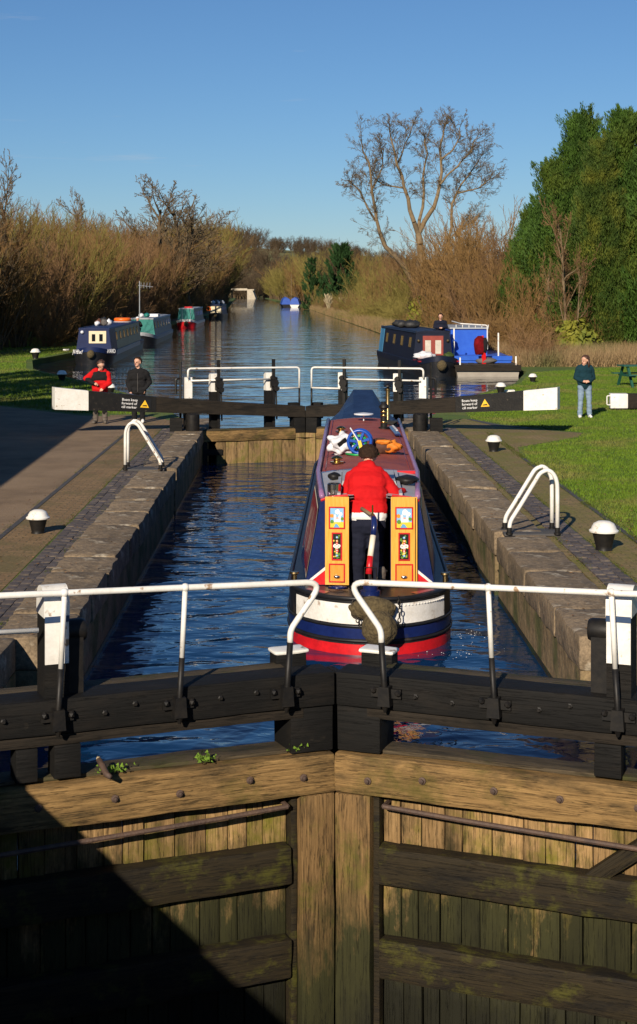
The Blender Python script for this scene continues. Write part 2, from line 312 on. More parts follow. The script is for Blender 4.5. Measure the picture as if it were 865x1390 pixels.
class MB:
    """collects shapes; build() links them as one mesh object"""
    def __init__(s): s.v = []; s.f = []; s.m = []
    def add(s, verts, faces, mi=0):
        k = len(s.v); s.v.extend([tuple(p) for p in verts]); s.f.extend([tuple(i+k for i in f) for f in faces]); s.m.extend([mi]*len(faces)); return s
    def box(s, c, d, rot=None, mi=0, taper=1.0):
        x, y, z = d[0]/2, d[1]/2, d[2]/2; t = taper
        p = [Vector(q) for q in ((-x,-y,-z),(x,-y,-z),(x,y,-z),(-x,y,-z),(-x*t,-y*t,z),(x*t,-y*t,z),(x*t,y*t,z),(-x*t,y*t,z))]
        if rot is not None:
            e = Euler(rot).to_matrix(); p = [e @ q for q in p]
        c = Vector(c)
        return s.add([q+c for q in p], [(0,3,2,1),(4,5,6,7),(0,1,5,4),(1,2,6,5),(2,3,7,6),(3,0,4,7)], mi)
    def bb(s, x0, x1, y0, y1, z0, z1, mi=0): return s.box(((x0+x1)/2,(y0+y1)/2,(z0+z1)/2), (x1-x0,y1-y0,z1-z0), None, mi)
    def hexa(s, pts, mi=0): return s.add(pts, [(0,3,2,1),(4,5,6,7),(0,1,5,4),(1,2,6,5),(2,3,7,6),(3,0,4,7)], mi)
    def tube(s, path, r, n=8, mi=0, cap=True):
        path = [Vector(p) for p in path]
        rs = r if isinstance(r, (list, tuple)) else [r]*len(path)
        rings = []; up = None
        for i, p in enumerate(path):
            a = path[max(i-1,0)]; b = path[min(i+1,len(path)-1)]; t = (b-a).normalized()
            if up is None: up = Vector((0,0,1)) if abs(t.z) < .9 else Vector((1,0,0))
            sd_ = t.cross(up)
            if sd_.length < 1e-4: sd_ = t.cross(Vector((1,0,0)))
            sd_.normalize(); up2 = sd_.cross(t).normalized(); up = up2
            rings.append([p + (sd_*math.cos(2*math.pi*k/n) + up2*math.sin(2*math.pi*k/n))*rs[i] for k in range(n)])
        vs = [q for rg in rings for q in rg]; fs = []
        for i in range(len(path)-1):
            for k in range(n):
                fs.append((i*n+k, i*n+(k+1)%n, (i+1)*n+(k+1)%n, (i+1)*n+k))
        if cap: fs += [tuple(range(n))[::-1], tuple((len(path)-1)*n+k for k in range(n))]
        return s.add(vs, fs, mi)
    def lathe(s, prof, c=(0,0,0), n=14, mi=0, rot=None):
        vs = []; fs = []; c = Vector(c); e = Euler(rot).to_matrix() if rot is not None else None
        for (r, z) in prof:
            for k in range(n):
                q = Vector((r*math.cos(2*math.pi*k/n), r*math.sin(2*math.pi*k/n), z))
                if e is not None: q = e @ q
                vs.append(q+c)
        for i in range(len(prof)-1):
            for k in range(n): fs.append((i*n+k, i*n+(k+1)%n, (i+1)*n+(k+1)%n, (i+1)*n+k))
        fs += [tuple(range(n))[::-1], tuple((len(prof)-1)*n+k for k in range(n))]
        return s.add(vs, fs, mi)
    def prism(s, poly, y0, y1, mi=0):          # polygon in x-z, pulled along y
        n = len(poly); vs = [(x, y0, z) for x, z in poly]+[(x, y1, z) for x, z in poly]
        fs = [tuple(range(n)), tuple(range(2*n-1, n-1, -1))]+[(i, n+i, n+(i+1)%n, (i+1)%n) for i in range(n)]
        return s.add(vs, fs, mi)
    def loft(s, secs, mi=0, closed=True, caps=True):
        n = len(secs[0]); vs = [q for sc in secs for q in sc]; fs = []
        for i in range(len(secs)-1):
            for k in range(n if closed else n-1):
                fs.append((i*n+k, i*n+(k+1)%n, (i+1)*n+(k+1)%n, (i+1)*n+k))
        if caps and closed: fs += [tuple(range(n))[::-1], tuple((len(secs)-1)*n+k for k in range(n))]
        return s.add(vs, fs, mi)
    def ico(s, c, r, sc=(1,1,1), sub=2, mi=0, jit=0.0, seed=0):
        bm = bmesh.new(); bmesh.ops.create_icosphere(bm, subdivisions=sub, radius=1.0)
        vs = []
        for v in bm.verts:
            k = 1.0 + (noise.noise(Vector(v.co)*2.3+Vector((seed*3.1,seed,0)))*jit if jit else 0)
            vs.append((c[0]+v.co.x*r*sc[0]*k, c[1]+v.co.y*r*sc[1]*k, c[2]+v.co.z*r*sc[2]*k))
        fs = [tuple(v.index for v in f.verts) for f in bm.faces]; bm.free()
        return s.add(vs, fs, mi)
    def mesh(s, name, mats, smooth=False, fix=True):
        me = bpy.data.meshes.new(name); me.from_pydata(s.v, [], s.f)
        if not isinstance(mats, (list, tuple)): mats = [mats]
        for m in mats: me.materials.append(M(m) if isinstance(m, str) else m)
        if len(mats) > 1: me.polygons.foreach_set('material_index', s.m)
        if fix:
            bm = bmesh.new(); bm.from_mesh(me); bmesh.ops.recalc_face_normals(bm, faces=bm.faces); bm.to_mesh(me); bm.free()
        if smooth:
            me.polygons.foreach_set('use_smooth', [True]*len(me.polygons))
            if smooth != 'all':
                try: me.set_sharp_from_angle(angle=R(40))
                except Exception: pass
        me.update(); return me
    def build(s, name, mats, parent=None, smooth=False, fix=True):
        return link(name, s.mesh(name, mats, smooth, fix), parent)

def link(name, me, parent=None, loc=None, rot=None):
    o = bpy.data.objects.new(name, me); COL.objects.link(o)
    if parent: o.parent = parent
    if loc: o.location = loc
    if rot: o.rotation_euler = rot
    return o

def rough_mesh(name, d, mat, bev=.012, jit=.006, cuts=(6,2,2), seed=0, nscale=3.0, sharp=True):
    """worn block centred on its own origin"""
    bm = bmesh.new(); bmesh.ops.create_cube(bm, size=1.0)
    for v in bm.verts: v.co = Vector((v.co.x*d[0], v.co.y*d[1], v.co.z*d[2]))
    bmesh.ops.bevel(bm, geom=list(bm.edges), offset=bev, segments=2, profile=.6, affect='EDGES')
    for ax in range(3):
        for c in range(1, cuts[ax]):
            co = Vector((0,0,0)); co[ax] = -d[ax]/2 + d[ax]*c/cuts[ax]; no = Vector((0,0,0)); no[ax] = 1
            bmesh.ops.bisect_plane(bm, geom=list(bm.verts)+list(bm.edges)+list(bm.faces), plane_co=co, plane_no=no)
    for v in bm.verts:
        q = v.co*nscale + Vector((seed*7.3, seed*1.7, seed*3.9))
        v.co += noise.noise_vector(q)*jit + noise.noise_vector(q*4.1)*jit*.4
    me = bpy.data.meshes.new(name); bm.to_mesh(me); bm.free()
    me.materials.append(M(mat)); me.polygons.foreach_set('use_smooth', [True]*len(me.polygons))
    try: me.set_sharp_from_angle(angle=R(35))
    except Exception: pass
    return me
def rough(name, c, d, mat, parent=None, rot=None, **k):
    return link(name, rough_mesh(name, d, mat, **k), parent, c, rot)

def arc(c, r, a0, a1, n, ax='xz'):
    out = []
    for i in range(n+1):
        a = R(a0+(a1-a0)*i/n)
        if ax == 'xz': out.append((c[0]+r*math.cos(a), c[1], c[2]+r*math.sin(a)))
        else: out.append((c[0], c[1]+r*math.cos(a), c[2]+r*math.sin(a)))
    return out
def rpath(pts, r, n=5):
    """polyline with rounded corners"""
    pts = [Vector(p) for p in pts]; out = [pts[0]]
    for i in range(1, len(pts)-1):
        a, b, c = pts[i-1], pts[i], pts[i+1]
        d1 = (a-b); d2 = (c-b); k = min(r, d1.length*.49, d2.length*.49)
        p, q = b+d1.normalized()*k, b+d2.normalized()*k
        for j in range(n+1):
            t = j/n; out.append(p*(1-t)**2 + b*2*t*(1-t) + q*t*t)
    out.append(pts[-1]); return out
def sheet(name, pts, z, mat, kind='structure', skirt=0.0):
    bm = bmesh.new()
    for poly in pts:
        vs = [bm.verts.new((x, y, z)) for x, y in poly]
        f = bm.faces.new(vs); f.normal_update()
        if f.normal.z < 0: f.normal_flip()
    faces = list(bm.faces)
    if skirt:
        be = [e for e in bm.edges if e.is_boundary]
        r = bmesh.ops.extrude_edge_only(bm, edges=be)
        for v in [g for g in r['geom'] if isinstance(g, bmesh.types.BMVert)]: v.co.z -= skirt
    bmesh.ops.triangulate(bm, faces=[f for f in bm.faces if len(f.verts) > 4])
    me = bpy.data.meshes.new(name); bm.to_mesh(me); bm.free(); me.materials.append(M(mat))
    o = link(name, me); o['kind'] = kind
    return o
def at(u, v, Y): return Vector(((u-U0)*Y/F, Y, H-(v-V0)*Y/F))
def gp(u, v, z=0.0):
    Y = (H-z)*F/(v-V0); return Vector(((u-U0)*Y/F, Y, z))

def text_mesh(body, size, extrude=.002, mat='sign_white', align='LEFT'):
    c = bpy.data.curves.new('lettering', 'FONT'); c.body = body; c.size = size; c.extrude = extrude; c.align_x = align; c.resolution_u = 2
    o = bpy.data.objects.new('lettering', c); COL.objects.link(o)
    bpy.context.view_layer.update()
    me = bpy.data.meshes.new_from_object(o.evaluated_get(bpy.context.evaluated_depsgraph_get()))
    bpy.data.objects.remove(o); me.materials.clear(); me.materials.append(M(mat)); me.name = 'lettering'
    return me

LX, RX = -2.29, 2.75          # faces of the lock chamber
ZW, ZC, ZT = -.85, -.25, -3.1 # water in the lock, in the pound above, below the lower gates

# ------------------------------------------------------------------ ground, paths, water
left_edge = [(-3.0,37.9),(-2.95,40.6),(-4.5,48),(-8.0,58.5),(-11.7,68),(-13.3,77),(-12.5,90),(-13,160),(-13.5,250),(-17,380),(-25,600),(-38,960)]
right_edge = [(3.6,37.9),(3.35,40.6),(5.1,48.4),(8.2,57.5),(9.9,66),(9.7,75),(8.2,92),(7.2,152),(5,240),(1.6,380),(-8,600),(-20,960)]
lp = [(-3.3,-30),(-3.3,15.0),(-3.0,15.0)]+left_edge+[(-900,960),(-900,-30)]
rp = [(3.7,-30),(3.7,15.0),(3.6,15.0)]+right_edge+[(900,960),(900,-30)]
sheet('ground', [lp, rp], 0.0, 'grass', skirt=1.0)
# hills beyond the far bridge
def hz(x, y):
    t = min(1, max(0, (y-965)/420)); t = t*t*(3-2*t); return -1.2+t*(41+9*noise.noise(Vector((x*.0022, y*.0013, 3)))+max(-10, min(12, -x*.085)))
def hills():
    nx, ny = 80, 30; v = []; f = []
    for j in range(ny):
        for i in range(nx):
            x = -1600+3200*i/(nx-1); y = 955+2000*(j/(ny-1))**1.6; v.append((x, y, hz(x, y)))
    for j in range(ny-1):
        for i in range(nx-1):
            a = j*nx+i; f.append((a, a+1, a+nx+1, a+nx))
    m = MB(); m.add(v, f); o = m.build('hills', 'far_field', smooth='all'); o['kind'] = 'structure'
hills()
sheet('lock_water', [[(-2.9,10.93),(.30,12.2),(3.3,11.01),(3.3,38.4),(.22,38.85),(-2.9,38.4)]], ZW, 'lock_water_mat')
cw = [(-2.95,38.6)]+left_edge[1:]+[(-38,975),(-20,975)]+right_edge[:0:-1]+[(3.35,38.6)]
cw = [(x-.25 if i < len(left_edge)+1 else x+.25, y) for i, (x, y) in enumerate(cw)]
sheet('canal_water', [cw], ZC, 'canal_water_mat')
sheet('tail_water', [[(-2.9,-10),(3.4,-10),(3.4,11.0),(.3,12.0),(-2.9,11.0)]], ZT, 'lock_water_mat')
sheet('path', [[(-14,-30),(-4.16,-30),(-4.16,41.6),(-6.0,42.3),(-14,52)]], .006, 'tarmac')
sheet('brick_apron_left', [[(-4.07,-30),(-3.37,-30),(-3.37,38.2),(-3.1,40.2),(-4.3,42.6),(-5.2,42.4),(-4.07,38.0)]], .005, 'apron_left')
sheet('brick_apron_right', [[(3.98,-30),(4.60,-30),(4.60,31.5),(4.85,33.6),(6.6,36.0),(6.9,37.0),(5.5,38.4),(4.5,41.2),(3.5,40.3),(3.98,37.9)]], .005, 'apron_right')
sheet('kerb_strip_left', [[(-4.155,-30),(-4.075,-30),(-4.075,38),(-4.155,38)]], .010, 'edging')
sheet('kerb_strip_right', [[(4.605,-30),(4.675,-30),(4.675,31.4),(4.605,31.4)]], .010, 'edging')
sheet('kerb_strip_head', [[(4.55,41.0),(5.0,39.2),(5.75,38.3),(5.95,38.45),(5.2,39.3),(4.7,41.0)]], .010, 'edging')
sheet('towpath', [[(-17.5,62),(-15.9,74),(-14.8,100),(-14.6,300),(-15.6,300),(-15.9,100),(-17.2,76),(-19,63)]], .006, 'soil')

# grass blades on the lawns (uncountable)
def blades(name, pts, hmin, hmax, w, mat, label, cat='grass', lean=.5, seed=1):
    rng = np.random.default_rng(seed); n = len(pts)
    h = rng.uniform(hmin, hmax, n); a = rng.uniform(0, 2*np.pi, n); ln = rng.normal(0, lean, (n, 2))*h[:,None]
    dx = np.cos(a)*w*.5; dy = np.sin(a)*w*.5
    v = np.zeros((n, 3, 3)); v[:,0] = pts; v[:,1] = pts; v[:,2] = pts
    v[:,0,0] -= dx; v[:,0,1] -= dy; v[:,1,0] += dx; v[:,1,1] += dy
    v[:,2,0] += ln[:,0]; v[:,2,1] += ln[:,1]; v[:,2,2] += h
    me = bpy.data.meshes.new(name); me.vertices.add(n*3); me.vertices.foreach_set('co', v.reshape(-1))
    me.loops.add(n*3); me.loops.foreach_set('vertex_index', np.arange(n*3, dtype=np.int32))
    me.polygons.add(n); me.polygons.foreach_set('loop_start', np.arange(0, n*3, 3, dtype=np.int32)); me.polygons.foreach_set('loop_total', np.full(n, 3, dtype=np.int32))
    me.materials.append(M(mat)); me.update(calc_edges=True)
    o = link(name, me); tag(o, label, cat, kind='stuff'); return o
def inpoly(p, poly):
    x, y = p[:,0], p[:,1]; c = np.zeros(len(p), bool); j = len(poly)-1
    for i in range(len(poly)):
        xi, yi = poly[i]; xj, yj = poly[j]
        with np.errstate(divide='ignore', invalid='ignore'):
            k = ((yi > y) != (yj > y)) & (x < (xj-xi)*(y-yi)/(yj-yi+1e-12)+xi)
        c ^= k; j = i
    return c
def scatter(poly, n, seed, ymin, ymax, power=1.6):
    rng = np.random.default_rng(seed)
    xs = [p[0] for p in poly]; out = []
    y = ymin*(ymax/ymin)**rng.random(n*3); x = rng.uniform(min(xs), max(xs), n*3)
    p = np.stack([x, y], 1); p = p[inpoly(p, poly)]
    p = p[(p[:,0] < .235*p[:,1]) & (p[:,0] > -.21*p[:,1])][:n]
    return np.concatenate([p, np.zeros((len(p), 1))], 1)
lawn_r = [(4.72,18),(4.72,31.4),(4.9,33.5),(6.6,35.9),(7.0,37.1),(5.7,38.6),(4.7,41.2),(5.1,48.0),(8.3,57.0),(10,65),(20,75),(20,18)]
def jit_(p, sg, seed):
    r_ = np.random.default_rng(seed); p[:,:2] += r_.normal(0, sg, (len(p), 2)); return p
blades('lawn_grass', jit_(scatter(lawn_r, 230000, 3, 20, 75), .045, 8), .025, .06, .012, 'grass_blade', 'short green lawn grass beside the right lockside')
lawn_l = [(-4.4,42.8),(-5.0,48.2),(-8.3,58.6),(-12,68),(-13.6,77),(-12.8,90),(-13.2,140),(-20,140),(-20,66),(-15,53),(-6.2,43)]
blades('bank_grass', scatter(lawn_l, 70000, 4, 42, 140), .04, .10, .02, 'grass_blade', 'rough green grass on the left towpath bank')

def joints():
    rng = np.random.default_rng(12); out = []
    for x0, n_ in ((-3.01, 1800), (-3.38, 900), (-4.17, 900), (3.60, 2600), (3.98, 2200), (4.61, 3500), (4.68, 8000)):
        y = 15*(38/15)**rng.random(n_); k = np.array([noise.noise(Vector((x0*3, q*1.3, 1.7))) for q in y]); keep = k > rng.uniform(-.25, .35, n_)
        out.append(np.stack([x0+rng.normal(0, .028, n_), y, np.zeros(n_)], 1)[keep])
    p = np.concatenate(out); p[:,2] = .004
    blades('joint_moss', p, .008, .028, .014, 'joint_moss', 'moss and weeds growing in the paving joints', 'moss', .8, 13)
joints()
def litter():
    rg = random.Random(3); m = MB()
    for k in range(1700):
        y = 15*(52/15)**rg.random(); x = rg.choice((rg.uniform(-4.6,-2.35), rg.uniform(2.85,5.2), rg.uniform(4.7,.22*y)))
        if y > 38 and x < 5.3+(y-38)*.22: continue
        r_ = rg.uniform(.010,.030); a = rg.uniform(0,6.3); z = .042
        if abs(x) > 3.05: z = .02
        if abs(x) > 3.65: z = .016
        if x > 4.7: z = .045
        m.add([(x+r_*math.cos(a), y+r_*math.sin(a), z), (x+.5*r_*math.cos(a+1.6), y+.5*r_*math.sin(a+1.6), z+rg.uniform(0,.01)), (x-r_*math.cos(a), y-r_*math.sin(a), z), (x+.5*r_*math.cos(a-1.6), y+.5*r_*math.sin(a-1.6), z+rg.uniform(0,.01))], [(0,1,2,3)])
    tag(m.build('leaf_litter', 'dead_leaf', fix=False), 'scattered dead leaves on the lockside paving', 'leaves', kind='stuff')
litter()

# ------------------------------------------------------------------ lock chamber walls
def lock_wall(side):
    fx = LX if side < 0 else RX
    lab = ('shaded stone lock wall along the left of the chamber with worn coping' if side < 0 else 'sunlit stone lock wall along the right of the chamber with mossy coping')
    YN = 21.3 if side > 0 else 29.1; Y1, Y2 = YN-.2, YN+.2
    w = empty('lock_wall', (fx, 26, 0), 0, lab, 'lock wall')
    def B(m, x0, x1, y0, y1, z0, z1):      # x measured from the face into the bank
        a, b = fx+side*x0, fx+side*x1; m.bb(min(a,b)-fx, max(a,b)-fx, y0-26, y1-26, z0, z1)
    m = MB()
    B(m, .03, .71, 15.02, Y1, -.78, -.31); B(m, .03, .71, Y2, 38.4, -.78, -.31); B(m, .28, .71, Y1, Y2, -.78, -.31)
    m.build('wall_face', 'wall_stone', w)
    m = MB()
    B(m, .025, .71, 15.0, Y1, -4, -.785); B(m, .025, .71, Y2, 38.4, -4, -.785); B(m, .28, .71, Y1, Y2, -4, -.785)
    m.build('wet_wall_face', 'wall_wet', w)
    m = MB(); B(m, .46, 1.0, 9.6, 15.0, -4, -.31); m.build('recess_wall', 'wall_stone', w)
    m = MB(); B(m, .30, .9, -10, 9.6, -4, -.02); m.build('tail_wall', 'wall_stone', w)
    y = 15.0; i = 0; rng = random.Random(5+side)
    while y < 38.1:
        L = rng.uniform(1.0, 1.5)
        if y < Y1 and y+L > Y1-.45: L = Y1-y
        if abs(y-Y1) < 1e-6:
            rough('coping_stone', (side*.50, YN-26, -.14), (.42, .39, .32), 'coping', w, bev=.02, jit=.012, cuts=(3,3,2), seed=40); y = Y2
        L = min(L, 38.4-y) if y+L < 38.2 else 38.4-y
        rough('coping_stone', (side*(.355+rng.uniform(-.012,.012)), y+L/2-26, -.14+rng.uniform(-.012,.012)), (.71, L-.018, .34), 'coping', w,
              bev=.045, jit=.022, cuts=(4,7,3), seed=i+50*side, nscale=2.2, rot=(0, rng.uniform(-.012,.012), 0)); y += L; i += 1
    y = 9.6
    while y < 14.9:
        rough('coping_stone', (side*(.46+.29), y+.45-26, -.14), (.58, .88, .34), 'coping', w, bev=.03, jit=.014, cuts=(3,4,2), seed=i); y += .9; i += 1
    # dark brick strip behind the coping
    bm_ = [rough_mesh('paving_brick', (.122, .233, .07), 'blue_brick', bev=.006, jit=.003, cuts=(1,1,1), seed=k) for k in range(4)]
    y = 15.2; n = 0; off = 0.74 if side < 0 else 0.90
    if side > 0:
        m = MB(); B(m, .73, .83, 15.1, 38.3, -.1, .0); m.build('joint_fill', 'apron_right', w)
    while y < 38.1:
        for k in range(3):
            o = link('paving_brick', bm_[rng.randrange(4)], w, (side*(off+k*.125), y-26+(.115 if k == 1 else 0), -.022+rng.uniform(-.006,.006)), (rng.uniform(-.02,.02), rng.uniform(-.03,.03), rng.uniform(-.02,.02)))
            n += 1
        y += .236
    return w
lock_wall(-1); lock_wall(1)
# head walls beside the upper gates
for s in (-1, 1):
    o = MB()
    if s < 0: o.bb(-.85, .10, -1.2, 1.9, -3, .02)
    else: o.bb(-.02, .85, -1.2, 1.9, -3, .02)
    w = empty('head_wall', (LX-.35 if s < 0 else RX+.35, 39.5, 0), 0, 'stone quoin wall holding the %s leaf of the upper gates' % ('left' if s < 0 else 'right'), 'lock wall')
    me = rough_mesh('quoin_block', (.95, 3.0, 3.0), 'coping', bev=.05, jit=.02, cuts=(3,6,4), seed=9+s); link('quoin_block', me, w, (-.10 if s < 0 else .10, .3, -1.49))

# ------------------------------------------------------------------ lock gates
def leaf_frame(name, Mp, a, s, label):
    """s=-1 left leaf, +1 right leaf; x runs from the mitre out to the quoin, -y faces downstream"""
    return empty(name, Mp, -s*a, label, 'lock gate', None)

def near_gate(s):
    a = math.atan2(1.15, 2.9)
    e = leaf_frame('lock_gate', (.30, 12.0, 0), a, s, 'near lock gate leaf with white handrail, %s of the mitre' % ('left' if s < 0 else 'right'))
    X = lambda u: s*u
    sd_ = 10+s
    def T(name, u0, u1, y0, y1, z0, z1, mat, bev=.012, jit=.006, cuts=None, seed=0):
        L = u1-u0; d = (L, y1-y0, z1-z0); cu = cuts or (max(2, int(L/.25)), 2, max(2, int((z1-z0)/.25)))
        return rough(name, (X((u0+u1)/2), (y0+y1)/2, (z0+z1)/2), d, mat, e, bev=bev, jit=jit, cuts=cu, seed=seed+sd_)
    # top beam with walkway plank behind
    T('balance_beam', .004, 5.2, .0, .30, .17, .43, 'black_timber', .016, .007, seed=1)
    T('walkway_plank', .30, 5.0, .305, .50, .36, .42, 'gate_top_wood', .008, .005, seed=2)
    T('under_beam', .25, 5.0, .03, .26, .085, .166, 'beam_wood', .008, .006, seed=3)
    # mitre post: upper black length, wood below
    T('mitre_post', .004, .36, .03, .40, -.19, .165, 'black_timber', .012, .005, seed=4)
    T('mitre_post', .004, .29, -.01, .36, -3.6, -.515, 'gate_post_wood', .014, .008, cuts=(2,2,14), seed=5)
    T('batten', .295, .345, .06, .3, -3.6, -.515, 'gate_mossy', .008, .005, cuts=(1,1,12), seed=55)
    c = rough('post_cap', (X(.20), .50, .51), (.29, .19, .032), 'white_paint', e, bev=.02, jit=.008, cuts=(3,3,1), seed=6+sd_, rot=(0, s*.03, 0))
    T('post_top', .07, .33, .42, .58, .05, .493, 'black_timber', .01, .005, seed=7)
    if s < 0:
        rough('mitre_seal', (.099, .25, -1.68), (.09, .10, 3.86), 'black_timber', e, bev=.008, jit=.003, cuts=(1,1,4)); rough('mitre_seal', (.080, .20, .29), (.06, .2, .22), 'black_timber', e, bev=.006, jit=.002, cuts=(1,1,1))
    # rails
    T('top_rail', .004, 3.1, -.02, .33, -.51, -.20, 'gate_rail', .022, .012, cuts=(14,3,4), seed=8)
    T('top_rail_capping', .36, 3.1, .10, .345, -.196, -.165, 'gate_top_wood', .008, .010, cuts=(14,2,1), seed=9)
    T('middle_rail', .35, 3.1, .02, .25, -1.20, -.90, 'gate_mossy', .02, .012, cuts=(14,2,3), seed=10)
    T('lower_rail', .35, 3.1, .02, .25, -1.93, -1.62, 'gate_mossy', .02, .012, cuts=(14,2,3), seed=11)
    T('bottom_rail', .35, 3.1, .02, .25, -2.72, -2.42, 'gate_mossy', .02, .012, cuts=(14,2,3), seed=12)
    T('heel_post', 2.82, 3.12, .0, .34, -3.6, -.515, 'gate_post_wood', .014, .008, cuts=(2,2,12), seed=13)
    rng = random.Random(31+s)
    for (z0, z1, mt) in ((-.905, -.505, 'gate_plank'), (-1.63, -1.19, 'gate_plank'), (-2.43, -1.92, 'gate_plank_wet'), (-3.6, -2.71, 'gate_plank_wet')):
        u = .35; k = 0
        while u < 2.8:
            w = rng.uniform(.13, .25); w = min(w, 2.82-u)
            mat = mt
            T('plank', u+.004, u+w-.004, .155+rng.uniform(-.012,.012), .21, z0, z1, mat, .006, .004, cuts=(1,1,3), seed=20+k); u += w; k += 1
    # iron tie rod and bolts
    m = MB(); m.tube([(X(.40), -.005, -.575), (X(1.0), -.01, -.60), (X(2.9), -.01, -.66)], .020, 8)
    m.tube([(X(.40), -.005, -.575), (X(.40), .15, -.575)], .018, 6); m.build('tie_rod', 'rust_iron', e, smooth=True)
    for u in (.28, .72, 1.28, 1.78, 2.35):
        m = MB(); m.lathe([(.03,0),(.03,.008),(.016,.012),(.016,.03),(.002,.034)], (0,0,0), 8, rot=(R(90),0,0))
        b = m.build('bolt', 'rust_iron', e); b.location = (X(u), -.028, -.355+rng.uniform(-.03,.03))
    for u in (.66, .95, 1.62, 1.85, 2.6):
        m = MB(); m.lathe([(.022,0),(.022,.006),(.012,.01),(.012,.025)], (0,0,0), 6, rot=(R(90),0,0)); b = m.build('bolt', 'black_iron', e); b.location = (X(u), -.008, .31+rng.uniform(-.04,.04))
    # short strut under the beam
    T('strut', 2.02, 2.22, .03, .25, -.165, .08, 'black_timber', .01, .004, seed=14)
    T('strut', 2.34, 2.5, .03, .25, -.165, .08, 'black_timber', .01, .004, seed=15)
    if s > 0:
        rough('brace', (X(2.15), .09, -.82), (.62, .10, .12), 'gate_mossy', e, rot=(0, R(-38), 0), bev=.01, jit=.006, cuts=(4,1,1), seed=60)
    # white-headed post with rounded top
    pr = []
    for k in range(0, 13):
        an = math.pi*k/12; pr.append((.165+.125*math.cos(an), 1.115+.125*math.sin(an)))
    def post_piece(name, poly, u0, u1, mat):
        mm = MB(); n = len(poly)
        vs = [(X(u0), y, z) for y, z in poly]+[(X(u1), y, z) for y, z in poly]
        mm.add(vs, [tuple(range(n)), tuple(range(2*n-1, n-1, -1))]+[(i, n+i, n+(i+1)%n, (i+1)%n) for i in range(n)])
        return mm.build(name, mat, e, smooth=True)
    post_piece('paddle_post', [(.04,.43),(.29,.43),(.29,1.02),(.04,1.02)], 2.11, 2.29, 'black_timber')
    post_piece('post_head', [(.03,1.02)]+[(.30,1.02)]+[(.165+(y-.165)*1.06, z) for y, z in pr], 2.105, 2.295, 'white_paint')
    m = MB(); m.bb(min(X(2.112),X(2.288)), max(X(2.112),X(2.288)), .026, .038, .68, 1.018); m.build('white_panel', 'white_paint', e)
    m = MB(); m.bb(min(X(2.109),X(2.291)), max(X(2.109),X(2.291)), .021, .0255, .985, 1.03); m.build('blue_stripe', 'stripe_blue', e)
    m = MB(); m.lathe([(.02,0),(.075,.01),(.09,.04),(.09,.16)], (0,0,0), 14, rot=(0, R(90)*(1 if s > 0 else -1), 0))
    o = m.build('gear_drum', 'black_iron', e, smooth=True); o.location = (X(1.94), .20, .88)
    m = MB(); m.bb(min(X(1.98),X(2.105)), max(X(1.98),X(2.105)), .12, .30, .43, .84); m.build('gear_case', 'black_iron', e)
    # handrail
    zr = 1.18
    def zt(u): return 1.145+.03*u
    ln = .05
    rail = rpath([(X(4.6), -.04, zt(4.6)), (X(2.2), -.04, zt(2.2)), (X(1.29-ln), -.04, zt(1.29)), (X(.12), -.04, zt(.12)), (X(.40), -.06, .80), (X(.405), -.07, .70)], .14, 7)
    m = MB(); m.tube(rail, .024, 10)
    o = m.build('handrail', 'white_paint', e, smooth='all')
    m = MB(); m.tube([(X(.405), -.07, .71), (X(.43), -.07, .36), (X(.43), -.05, .25)], .0245, 10); m.build('stanchion', 'black_iron', e, smooth='all')
    for u in (1.29, 2.21):
        m = MB(); m.tube([(X(u-ln), -.04, zt(u)), (X(u-.02), -.055, .66)], .020, 10); st = m.build('stanchion', 'white_paint', e, smooth='all')
        m = MB(); m.ico((X(u-ln), -.04, zt(u)), .034, sub=2); m.build('rail_joint', 'white_paint', e, smooth='all')
        m = MB(); m.tube([(X(u-.02), -.055, .665), (X(u), -.06, .36), (X(u), -.05, .24)], .0225, 10); m.build('stanchion_foot', 'black_iron', e, smooth='all')
    for u in (.43, 1.29, 2.21):
        m = MB(); m.prism([(X(u)-.05,.22),(X(u)+.05,.22),(X(u)+.04,.37),(X(u)-.04,.37)], -.095, -.005)
        m.box((X(u), -.02, .31), (.24, .03, .07)); m.ico((X(u)-.1, -.045, .33), .028, sub=1); m.ico((X(u)+.1, -.045, .32), .028, sub=1)
        m.tube([(X(u), -.06, .24), (X(u), -.055, .17)], [.035, .012], 8)
        m.build('rail_bracket', 'black_iron', e)
    m = MB(); m.tube([(X(2.34), .02, .94), (X(4.4), .02, 1.0)], .020, 8); m.build('lower_handrail', 'white_paint', e, smooth='all')
    # moss tufts on the ledge
    for (u, w) in ((.30 if s < 0 else 2.6, .1), (1.75, .16), (1.05, .09)):
        if s > 0 and u < 2: continue
        mm = MB(); rg = random.Random(int(u*100))
        for q in range(60):
            x = X(u)+rg.gauss(0, w*.4); y = .06+rg.gauss(0, .03); z = -.17+abs(rg.gauss(0, .02)); r_ = rg.uniform(.008, .02); an = rg.uniform(0, 6.3)
            mm.add([(x-r_*math.cos(an), y-r_*math.sin(an), z), (x+r_*math.cos(an), y+r_*math.sin(an), z+.004), (x+rg.uniform(-.01,.01), y, z+r_*1.6)], [(0,1,2)])
        o = mm.build('moss_tuft', 'moss', e, fix=False)
    return e
near_gate(-1); near_gate(1)

